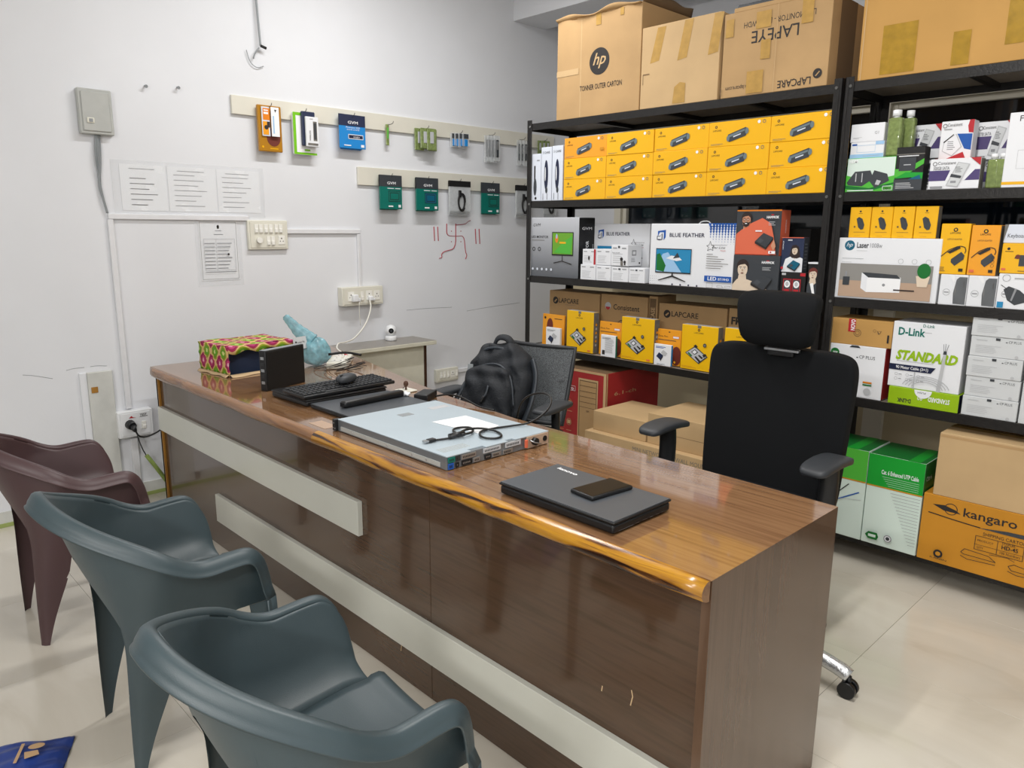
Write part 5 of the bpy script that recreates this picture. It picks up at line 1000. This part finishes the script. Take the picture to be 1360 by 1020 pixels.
b = MB(); b.tube([(-.085, .27, .78), (-.085, .29, .5), (-.07, .22, .40), (-.04, .02, .38)], .03, 'black_plastic', 10, 2); b.build('back_support', oc)
b = MB(); b.cyl((.065, -.13, .11), (.055, -.12, .25), .028, 'black_plastic'); b.cyl((.055, -.12, .25), (-.02, -.05, .41), .018, 'silver'); b.cyl((.065, -.13, .06), (.065, -.13, .14), .05, 'black_plastic'); b.build('gas_lift', oc)
star_base(oc, True, .03, .335, at=(.065, -.13))
# mesh chair
mc = empty('mesh_office_chair', (1.66, 2.32, 0), .22, 'black mesh back office chair holding a dark backpack', 'chair')
b = MB()
def mback(u, v): return Vector((-.19+.38*u, .26-.0+(v)*.115-.03*math.sin(PI*u), .50+.36*v))
b.grid(mback, 24, 20, 'mesh_weave'); o = b.build('mesh_backrest', mc); mod(o, 'SOLIDIFY', thickness=.004)
b = MB(); loop = [mback(u, 1) for u in (0, .2, .4, .6, .8, 1)]+[mback(1, v) for v in (.8, .6, .4, .2, 0)]+[mback(u, 0) for u in (.8, .5, .2, 0)]+[mback(0, v) for v in (.2, .5, .8, 1)]
b.tube(loop, .011, 'dark_grey', 10); b.build('back_frame', mc)
b = MB()
for v in (.18, .34, .5, .66, .8): b.tube([mback(u, v)+Vector((0, .006, 0)) for u in (0, .25, .5, .75, 1)], .0045, 'arm_plastic', 6)
b.build('lumbar_rib', mc)['kind'] = 'stuff'
P_ = Print(mback(.86, .55)+Vector((0, -.006, 0)), (1, 0, 0), (0, .3, 1), 1, 1); P_.T('mf', 0, 0, .014, 'silver', .035, shear=.4, bold=.02); P_.mb.build('printed_label', mc, fix=False)
b = MB(); superball(b, (0, .02, .45), (.25, .24, .045), (.35, .4), 'black_fabric', 32, 14); b.build('seat', mc)
for s_ in (-1, 1):
    b = MB(); superball(b, (s_*.30, -.02, .655), (.045, .13, .014), (.45, .5), 'arm_plastic', 24, 10); a = b.build('armrest', mc)
    b = MB(); b.tube([(s_*.30, 0, .65), (s_*.30, .01, .48), (s_*.24, .02, .40), (0, .02, .39)], .02, 'black_plastic', 8, 1); b.build('arm_post', a)
b = MB(); b.tube([(0, .30, .6), (0, .31, .46), (0, .2, .39), (0, 0, .38)], .022, 'black_plastic', 8, 1); b.cyl((0, 0, .11), (0, 0, .4), .022, 'black_plastic'); b.build('gas_lift', mc)
star_base(mc, False, .4, .30)
# backpack leaning on the mesh back
bp = empty('backpack', (1.60, 2.335, .497), .26, 'dark grey backpack sitting on the mesh chair', 'backpack', rot=(-.22, 0, .26))
b = MB()
def bpf(p):
    q = p.copy(); k = p.z/.2; q.x *= 1-.14*max(k, 0)**2+.05*math.sin(k*4+1); q.y *= 1-.28*max(k, 0); q.y += .008*math.sin(p.x*60+p.z*38)+.006*math.sin(p.z*75-p.x*30); q.x += .006*math.sin(p.z*50); q.z += .008*math.sin(p.x*35); return q
superball(b, (0, .02, .205), (.165, .085, .205), (.6, .55), 'bag_fabric', 60, 40, bpf); b.build('main_compartment', bp)
b = MB(); superball(b, (-.015, -.055, .15), (.135, .06, .145), (.7, .6), 'bag_fabric', 48, 30, lambda p: p+Vector((.006*math.sin(p.z*55), .009*math.sin(p.x*55+p.z*45)+.006*math.sin(p.z*90), 0))); fp = b.build('front_pocket', bp)
b = MB(); b.tube([(-.145, -.075, .10), (-.13, -.095, .22), (-.07, -.075, .29), (.03, -.07, .31), (.11, -.075, .255), (.135, -.07, .12)], .0055, 'bag_trim', 6, 2); b.build('zipper', fp)
b = MB(); b.tube([(-.16, -.0, .22), (-.13, -.02, .34), (-.05, -.03, .385), (.06, -.02, .375), (.13, -.0, .30), (.16, .0, .16)], .007, 'bag_trim', 6, 2); b.build('zipper', bp)
b = MB(); b.tube([(.02, -.125, .20), (.022, -.135, .165), (.012, -.138, .145)], .005, 'bag_trim', 6, 1); b.tube([(.012, -.138, .15), (.0, -.142, .115)], .007, 'black', 6, 1); b.build('zip_pull', fp)
b = MB(); b.tube([(-.05, .0, .395), (-.03, -.01, .435), (.03, -.01, .435), (.05, .0, .395)], .009, 'bag_fabric', 8, 2, flat=2); b.build('carry_handle', bp)
for pts in ([(.15, .03, .34), (.19, .02, .26), (.185, .0, .12), (.15, 0, .03)], [(-.14, .03, .30), (-.2, .0, .18), (-.23, -.05, .05), (-.2, -.08, .02)]):
    b = MB(); b.tube(pts, .012, 'bag_trim', 8, 2, flat=2.2); b.build('shoulder_strap', bp)
b = MB(); b.box((-.15, -.06, .20), (-.12, -.055, .29), 'cable_grey', .002, 1); b.build('side_tag', bp)
# ================================================================== ON THE DESK
DZt = .7504
# patterned cloth covered carton, open towards the right
X0_, Y0_, X1_, Y1_, Hc = .54, 1.39, .805, 1.73, .140
r = empty('cloth_covered_carton', (.67, 1.56, DZt), .10, 'carton covered with pink and green patterned cloth, open side facing right', 'box')
hw, hd = .135, .17
b = MB()
def cp(fn, uvf, nu=14, nv=8): b.grid(fn, nu, nv, 'patterned_cloth', True, uvf)
wv = lambda a, c: .003*math.sin(a*31+c*17)
cp(lambda u, v: Vector((-hw+2*hw*u, -hd+wv(u, v)*1.2, .006+(Hc-.006)*v+(.005*math.sin(u*23) if v == 0 else 0))), lambda u, v: (2*hw*u, Hc*v))
cp(lambda u, v: Vector((-hw+2*hw*u+wv(v, u), -hd+2*hd*v, Hc+.004*math.sin(u*9+v*7))), lambda u, v: (2*hw*u, Hc+2*hd*v), 14, 14)
cp(lambda u, v: Vector((-hw+wv(u, v), hd-2*hd*u, .003+(Hc-.003)*v)), lambda u, v: (-2*hd*(1-u), Hc*v))
cp(lambda u, v: Vector((hw-2*hw*u, hd, .003+(Hc-.003)*v)), lambda u, v: (-2*hd-2*hw*u, Hc*v))
cp(lambda u, v: Vector((hw+.002+.003*math.sin(u*20)*v, -hd+2*hd*u, Hc-(.03+.008*math.sin(u*17))*v*(1 if u < .97 else 1))), lambda u, v: (2*hw+.03*v, Hc+2*hd*u), 20, 2)
o = b.build('cloth_cover', r, fix=False); mod(o, 'SOLIDIFY', thickness=.0015)
b = MB(); b.box((-hw+.006, -hd+.006, .001), (hw-.006, hd-.006, .004), 'navy_inside'); b.box((-hw+.006, hd-.012, .004), (hw-.004, hd-.006, Hc-.006), 'navy_inside'); b.box((-hw+.006, -hd+.006, .004), (-hw+.012, hd-.012, Hc-.006), 'navy_inside'); b.box((-hw+.012, -hd+.004, .004), (hw-.004, -hd+.008, Hc-.006), 'navy_inside'); b.box((-hw+.01, -hd+.01, Hc-.008), (hw-.002, hd-.01, Hc-.005), 'navy_inside'); b.box((hw-.05, -hd+.01, .004), (hw-.045, hd-.012, Hc-.01), 'navy_inside'); b.build('carton_body', r)
b = MB(); b.grid(lambda u, v: Vector((hw+.004+.022*v*(1+.4*math.sin(u*13)), -hd+2*hd*u, .010*(1-v)+.0015)), 24, 2, 'kraft_tear'); b.grid(lambda u, v: Vector((-hw+2*hw*u, -hd-.004-.012*v*(1+.5*math.sin(u*15)), .010*(1-v)+.0015)), 20, 2, 'kraft_tear'); o = b.build('torn_flap', r); mod(o, 'SOLIDIFY', thickness=.001)
# blue polythene bag and a card
b = MB()
def bagf(p):
    q = p.copy(); k = (p.z+.07)/.14; q.y += .006*math.sin(p.z*80+p.x*60)+.004*math.sin(p.x*160+p.z*50); q.x *= 1-.35*max(0, p.z/.072)**1.5; q.y *= 1-.3*max(0, p.z/.072); q.x += .008*math.sin(p.z*55+p.y*90); return q
superball(b, (.80, 1.86, .755+.068), (.065, .07, .072), (.8, .8), 'poly_blue', 40, 30, bagf)
b.tube([(.80, 1.84, .87), (.765, 1.80, .915), (.73, 1.77, .965), (.715, 1.745, 1.0)], [.046, .042, .038, .032, .026, .022, .019, .012], 'poly_blue', 14, 2, flat=.55); tag(b.build('polythene_bag'), 'translucent blue polythene bag standing knotted behind the patterned carton', 'bag')
b = MB(); b.box((-.003, -.045, 0), (0, .045, .06), 'box_grey'); o = b.build('paper_card', None, (.822, 1.775, .845), (.0, -.2, .3)); tag(o, 'small white printed card leaning between the patterned carton and the blue bag', 'card')
P_ = Print((.0004, -.045, 0), (0, 1, 0), (0, 0, 1), .09, .06); P_.T('Longer life', .2, .5, .009, 'ink', .05).C(.12, .6, .005, 'ink').R(.2, .25, .5, .32, 'grey_ink'); P_.mb.build('printed_label', o, fix=False)
# mini computer standing on its edge
r = empty('mini_computer', (1.183, 1.50, DZt), 0, 'small black desktop computer standing on edge in front of the patterned carton', 'computer', rot=(0, 0, math.atan2(.22, -.075)))
b = MB(); b.box((-.115, 0, 0), (.115, .036, .172), 'black_plastic', .003, 2); b.box((-.115, .004, .1722), (.115, .032, .174), 'cable_grey', .0006, 1); b.build('case', r)
b = MB()
for k in range(5): b.box((-.1165, .009, .03+.026*k), (-.115, .027, .042+.026*k), 'dark_grey' if k % 2 else 'silver')
b.build('port_row', r)['kind'] = 'stuff'
b = MB(); b.box((-.108, -.0015, .006), (.108, .0, .166), 'black', .001, 1); b.build('side_cover', r)
# thick old laptop under a keyboard and mouse
def slab_laptop(name, x0, x1, y0, y1, z0, h, lid, base, label, cat='laptop', rz=0, hinge=None):
    r = empty(name, ((x0+x1)/2, (y0+y1)/2, z0), rz, label, cat); w, d = (x1-x0)/2, (y1-y0)/2
    b = MB(); b.box((-w+.002, -d+.002, .002), (w-.002, d-.002, h*.74), base, h*.2, 3); b.build('base', r)
    b = MB(); b.box((-w, -d, h*.76), (w, d, h-.002), base, h*.08, 2); b.box((-w+.003, -d+.003, h-.0021), (w-.003, d-.003, h), lid, .0008, 1); l = b.build('lid', r); return r, l
slab_laptop('laptop', 1.31, 1.585, 1.365, 1.745, DZt, .030, 'black_plastic', 'laptop_black', 'old black laptop lying closed under the keyboard', rz=.03)
kb = empty('keyboard', (1.50, 1.575, DZt+.0305), 0, 'black full size computer keyboard lying on the old laptop', 'keyboard', rot=(0, .04, .06))
b = MB(); b.box((-.078, -.22, .004), (.078, .22, .018), 'black_plastic', .004, 2); b.build('keyboard_body', kb)
kv = MB(); kv.box((-.0078, -.0078, 0), (.0078, .0078, .006), 'dark_grey', .0015, 1); ko = kv.build('key', kb); first = True
for iy in range(21):
    for ix in range(6):
        if ix == 5 and 4 < iy < 10: continue
        if first: o = ko; first = False
        else: o = ko.copy(); COL.objects.link(o); o.parent = kb
        o.location = (-.062+.0235*ix+(.003 if ix else 0), -.205+.0205*iy, .0175)
b = MB(); b.box((-.008, -.05, .0175), (.008, .05, .0225), 'dark_grey', .002, 1); o = b.build('space_bar', kb); o.location = (.066, -.07, 0)
ms = empty('computer_mouse', (1.505, 1.60, DZt+.055), .5, 'black wired mouse resting on top of the keyboard', 'mouse')
b = MB(); superball(b, (0, 0, .017), (.033, .058, .02), (.85, .8), 'arm_plastic', 32, 16, lambda p: Vector((p.x, p.y, p.z if p.z > -.012 else -.012))); b.build('mouse_body', ms)
b = MB(); b.box((-.003, -.046, .030), (.003, -.026, .038), 'black', .002, 1); b.build('scroll_wheel', ms)
b = MB(); b.tube([(0, -.055, .012), (-.02, -.085, .006), (-.06, -.09, -.0), (-.09, -.05, -.004)], .002, 'cable_black', 6, 2); b.build('mouse_cable', ms)
slab_laptop('laptop', 1.605, 1.905, 1.375, 1.735, DZt, .019, 'laptop_lid', 'laptop_black', 'thin dark grey laptop lying closed, its edge close to the metal server', rz=.0)
b = MB(); b.box((-.018, -.145, 0), (.018, .145, .026), 'black_plastic', .010, 3); b.box((-.012, -.146, .004), (.012, -.1445, .02), 'black'); o = b.build('battery_bar', None, (1.745, 1.57, DZt+.0195), (0, 0, .08)); tag(o, 'long rounded black laptop battery lying on the thin grey laptop', 'battery')
# rack server
sv = empty('rack_server', (2.257, 1.4925, DZt), .0, 'flat pale metal rack server lying across the desk', 'server'); sw, sd, sh = .293, .21, .0425
b = MB(); b.box((-sw, -sd, .001), (sw-.003, sd, sh-.003), 'server_side', .001, 1); b.build('chassis', sv)
b = MB(); b.box((-sw, -sd-.0006, sh-.0028), (sw-.10, sd+.0006, sh), 'server_top', .0008, 1)
for (y0, y1, x1) in ((-sd, -.12, sw), (-.12, -.06, sw-.018), (-.06, .03, sw+.0), (.03, .06, sw-.015), (.06, sd-.07, sw), (sd-.07, sd, sw)): b.box((sw-.1002, y0, sh-.0027), (x1, y1-.0002, sh-.0001), 'server_top')
tp = b.build('top_cover', sv)
b = MB(); b.box((-.205, -.03, sh), (-.17, .02, sh+.0006), 'cable_grey'); b.box((-.215, .11, sh), (-.18, .19, sh+.0006), 'light_ink')
b.build('cover_sticker', tp)['kind'] = 'stuff'
b = MB()
for i in range(16):
    for j in range(5): b.box((sw-.075+.008*j, -sd+.02+.0065*i, sh), (sw-.071+.008*j, -sd+.0235+.0065*i, sh+.0005), 'grey_metal')
b.build('vent_grille', tp)['kind'] = 'stuff'
for s_ in (-1, 1): b = MB(); b.box((-sw-.018, s_*sd-.012, .001), (-sw, s_*sd+.012, sh-.001), 'black_plastic', .002, 1); [b.cyl((-sw-.012+.006*k, s_*sd-.0125, .012+.018*(k % 2)), (-sw-.012+.006*k, s_*sd-.0135, .012+.018*(k % 2)), .0025, 'silver', n=8) for k in range(3)]; b.build('rack_ear', sv)
b = MB(); b.box((-sw+.02, -sd-.003, .006), (sw-.03, -sd, .020), 'grey_metal', .0006, 1); [b.cyl((x, -sd-.003, .013), (x, -sd-.0045, .013), .003, 'silver', n=8) for x in (-.2, -.12, .0, .13, .2)]; b.build('side_rail', sv)
pp = [('port_block', -.205, -.185, 'blue', .002, .020), ('port_block', -.205, -.18, 'teal', .022, .038), ('port_block', -.178, -.165, 'black', .004, .018), ('port_block', -.178, -.16, 'dark_grey', .022, .038), ('port_block', -.155, -.115, 'black', .004, .019), ('expansion_slot', -.155, -.10, 'silver', .022, .037), ('port_block', -.11, -.085, 'silver', .004, .019), ('expansion_slot', -.07, -.0, 'light_ink', .023, .038), ('port_block', -.065, -.04, 'black', .004, .018), ('port_block', -.035, .0, 'silver', .004, .018), ('expansion_slot', .02, .085, 'light_ink', .022, .038), ('port_block', .01, .05, 'silver', .003, .018)]
for nm, y0, y1, m_, z0, z1 in pp: b = MB(); b.box((sw-.003, y0, z0), (sw+.0008, y1, z1), m_, .0008, 1); [b.box((sw+.0008, y0+.004+.006*k, z0+.005), (sw+.0012, y0+.007+.006*k, z1-.005), 'black' if m_ != 'black' else 'silver') for k in range(int((y1-y0-.006)/.006))]; b.build(nm, sv)
b = MB(); b.box((sw-.003, .11, .002), (sw+.003, .205, .040), 'wood_print', .001, 1); b.cyl((sw+.003, .19, .022), (sw+.005, .19, .022), .009, 'black', n=14); b.cyl((sw+.003, .14, .022), (sw+.016, .14, .022), .012, 'black_plastic', n=14); b.tube([(sw+.003, .12, .03), (sw+.02, .122, .025), (sw+.02, .16, .012), (sw+.003, .165, .01)], .0022, 'silver', 6, 1); b.box((sw+.003, .098, .008), (sw+.010, .108, .034), 'shirt', .001, 1); b.build('power_supply', sv)
# paper and coiled cable on the server
zc = DZt+sh+.0007; b = MB(); b.prism([(2.215, 1.49, zc), (2.43, 1.51, zc), (2.40, 1.625, zc), (2.225, 1.63, zc)], (0, 0, .0012), 'white'); tag(b.build('paper_slip'), 'blank white paper slip lying under the black cable on the server', 'paper')
zc += .0045; b = MB()
pts = [(2.405, 1.352, zc), (2.42, 1.40, zc), (2.425, 1.44, zc+.006), (2.375, 1.445, zc+.004), (2.335, 1.49, zc), (2.36, 1.535, zc), (2.42, 1.50, zc+.004), (2.44, 1.45, zc+.008), (2.43, 1.43, zc+.01), (2.40, 1.47, zc+.010), (2.41, 1.53, zc+.008), (2.45, 1.565, zc), (2.51, 1.54, zc), (2.52, 1.50, zc), (2.48, 1.475, zc), (2.44, 1.50, zc+.006), (2.42, 1.56, zc), (2.44, 1.64, zc), (2.47, 1.70, zc+.004), (2.47, 1.78, zc+.03), (2.44, 1.84, zc+.06), (2.37, 1.87, zc+.07), (2.28, 1.87, zc+.04), (2.22, 1.89, zc-.02), (2.20, 1.90, zc-.10), (2.19, 1.91, .45)]
b.tube(pts, .0036, 'cable_black', 8, 2); cb_ = b.build('display_cable'); tag(cb_, 'black display cable looped loosely on the server, one end over the edge', 'cable')
b = MB(); b.box((2.392, 1.327, zc-.003), (2.412, 1.355, zc+.006), 'black_plastic', .002, 1); b.build('plug_body', cb_); b = MB(); b.box((2.394, 1.312, zc-.001), (2.41, 1.328, zc+.005), 'silver', .001, 1); b.build('metal_connector', cb_)
b = MB(); b.tube([(2.415, 1.40, zc+.004), (2.43, 1.45, zc+.009)], .009, 'black_plastic', 10); b.build('ferrite_core', cb_)
# closed laptop with phone
r, l = slab_laptop('laptop', 2.785, 3.165, 1.265, 1.492, DZt, .034, 'laptop_lid', 'laptop_black', 'closed dark grey laptop with a silver logo near the desk end, phone on top', rz=.0)
P_ = Print((-.19, .1135, .0344), (0, -1, 0), (1, 0, 0), .227, .38); P_ = Print((-.19, -.1135, .0344), (1, 0, 0), (0, 1, 0), .38, .227); P_.T('lenovo', .08, .84, .014, 'white', .075, bold=.03, rot=-.10); P_.mb.build('printed_label', l, fix=False)
bs = [c for c in r.children if c.name.startswith('base')][0]
for (y, w_, m_) in ((-.02, .014, 'silver'), (.01, .016, 'silver'), (.035, .012, 'light_ink'), (.06, .012, 'silver'), (.08, .01, 'grey_ink')): b = MB(); b.box((.1865, y-w_/2, .007), (.1878, y+w_/2, .0135), m_, .0005, 1); b.box((.1878, y-w_/2+.002, .0085), (.1882, y+w_/2-.002, .012), 'black'); b.build('side_port', bs)
b = MB(); [b.box((.1866, -.09+.004*k, .006), (.1876, -.0885+.004*k, .014), 'grey_ink') for k in range(14)]; b.build('vent_slots', bs)['kind'] = 'stuff'
ph = empty('mobile_phone', (3.015, 1.405, DZt+.0345), -.10, 'black mobile phone lying on the dark grey laptop lid', 'phone')
b = MB(); b.box((-.040, -.072, 0), (.040, .072, .0105), 'black_plastic', .004, 3); b.build('phone_body', ph); b = MB(); b.box((-.036, -.067, .0105), (.036, .067, .0112), 'black_gloss', .0003, 1); b.build('screen', ph)
# power brick, white dish with holder, crumpled tissue, extension board, tangle, sticker
b = MB(); b.box((-.03, -.055, 0), (.03, .055, .030), 'black_plastic', .004, 2); o = b.build('power_adapter', None, (1.775, 1.80, DZt), (0, 0, .55)); tag(o, 'black power adapter block at the back edge of the desk beside the server', 'adapter')
b = MB(); b.tube([(1.80, 1.83, .762), (1.85, 1.86, .775), (1.92, 1.865, .775), (1.98, 1.86, .765), (2.05, 1.85, .757), (2.12, 1.86, .756)], .004, 'cable_black', 6, 2); tag(b.build('adapter_lead'), 'black lead running from the power adapter along the back edge of the desk', 'cable')
r = empty('incense_holder', (1.60, 1.83, DZt), 0, 'white dish with a small brown incense holder standing behind the battery bar', 'incense holder')
b = MB(); b.box((-.035, -.035, 0), (.035, .035, .007), 'switch_cream', .003, 2); b.build('dish', r); b = MB(); b.cyl((0, 0, .007), (0, 0, .02), .005, 'incense_brown', .003, 10); b.ball((0, 0, .032), (.011, .008, .013), 'incense_brown', 10, 8); b.tube([(-.005, 0, .02), (-.018, 0, .014), (-.022, 0, .008)], .0015, 'incense_brown', 6, 1); b.build('brown_stand', r)
b = MB(); superball(b, (0, 0, .008), (.028, .016, .009), (1, 1), 'paper', 24, 12, lambda p: p+Vector((0, 0, .003*math.sin(p.x*300+p.y*200)))); o = b.build('crumpled_tissue', None, (1.735, 1.755-.03, DZt+.0195), (0, 0, .3)); tag(o, 'small crumpled white tissue between the battery bar and the adapter block', 'tissue')
r = empty('extension_board', (.86, 1.96, DZt), .9, 'white extension board with sockets under a tangle of thin cables', 'extension board')
b = MB(); b.box((-.05, -.14, 0), (.05, .14, .034), 'switch_cream', .006, 2); b.build('board_housing', r)
for k in range(3):
    b = MB(); b.box((-.03, -.115+.075*k, .034), (.03, -.06+.075*k, .036), 'switch_key', .001, 1); [b.cyl((q, -.087+.075*k, .036), (q, -.087+.075*k, .0366), .004, 'black', n=8) for q in (-.015, .015)]; b.build('socket_outlet', r)
b = MB(); rnd = random.Random(3)
for k in range(9):
    cx, cy, rr = 1.02+rnd.uniform(-.07, .07), 1.88+rnd.uniform(-.05, .05), rnd.uniform(.05, .085); a = rnd.uniform(0, 6); tl = rnd.uniform(.3, .8)
    b.tube([(cx+rr*math.cos(a+q*.5), cy+rr*math.sin(a+q*.5)*.8, .757+rr*tl*(1+math.sin(a+q*.5+1))*.5) for q in range(12)], .0017, 'cable_black', 5, 1)
b.tube([(.92, 1.86, .82), (.97, 1.93, .83), (1.04, 1.97, .82)], .006, 'black', 6, 1)
o = b.build('cable_tangle'); tag(o, 'loose tangle of thin black cables between the extension board and the keyboard', 'cables')
p0 = atx(485, 400, .06); b = MB(); b.tube([(.085, 2.655, .975), (.10, 2.655, .93), (.12, 2.60, .83), (.20, 2.46, .76), (.30, 2.35, .765), (.36, 2.28, .77), (.45, 2.20, .79), (.62, 2.08, .79), (.80, 2.02, .79), (.9, 1.95, .79)], .0048, 'cable_white', 8, 2); b.tube([(.088, 2.575, .97), (.085, 2.575, .9), (.07, 2.59, .82)], .002, 'cable_white', 6, 1); tag(b.build('white_power_cable'), 'white power cable swooping from the wall socket down to the desk', 'cable')
b = MB(); b.tube([(.75, 1.95, .775), (.78, 1.99, .80), (.82, 2.03, .785)], .003, 'red', 6, 1); tag(b.build('red_wire'), 'short red wire end beside the blue bag', 'wire')
b = MB(); b.box((-.0, 0, 0), (.11, .052, .0004), 'wood_print'); o = b.build('desk_sticker', None, (1.80, 1.262, .7504), (0, 0, 0)); tag(o, 'pale rectangular sticker patch on the desk edge left of the server', 'sticker')
# security camera on the side counter
r = empty('security_camera', (.07, 2.82, .7018), 0, 'round white security camera on the side counter by the wall', 'camera')
b = MB(); b.lathe([(.036, 0), (.038, .004), (.038, .026), (.034, .031), (.02, .033)], (0, 0, 0), 'white_plastic'); b.lathe([(.037, 0), (.0372, .002)], (0, 0, -.0), 'black'); b.build('camera_base', r)
b = MB(); b.ball((0, 0, .066), (.037, .037, .038), 'white_plastic', 28, 18); h_ = b.build('camera_head', r)
dr = Vector((.86, -.50, .02)).normalized(); b = MB(); c_ = Vector((0, 0, .066)); b.cyl(c_+dr*.030, c_+dr*.0375, .018, 'black_gloss', .015, 24); b.cyl(c_+dr*.0375, c_+dr*.038, .008, 'charcoal', n=16); b.build('camera_lens', h_)
# blue bag on the floor at the lower left
b = MB()
def bagt(u, v): return Vector((.20*(u-.5), .28*(v-.5), .004+.035*(math.sin(PI*u)*math.sin(PI*v))**.5+.004*math.sin(u*21+v*13)))
b.grid(bagt, 20, 24, 'blue_bag'); b.grid(lambda u, v: Vector((.20*(u-.5), .28*(v-.5), .002)), 4, 4, 'blue_bag'); o = b.build('plastic_packet', None, (1.96, .245, .001), (0, 0, -.45)); tag(o, 'glossy blue plastic packet with gold print on the floor at lower left', 'packet')
P_ = Print((-.05, .02, .047), (1, 0, 0), (0, 1, 0), .1, .08); P_.C(.3, .6, .012, 'gold_print', .02).R(.1, .1, .9, .2, 'gold_print').P([(.5, .3), (.8, .4), (.7, .8), (.5, .7)], 'gold_print'); P_.mb.build('printed_label', o, fix=False)
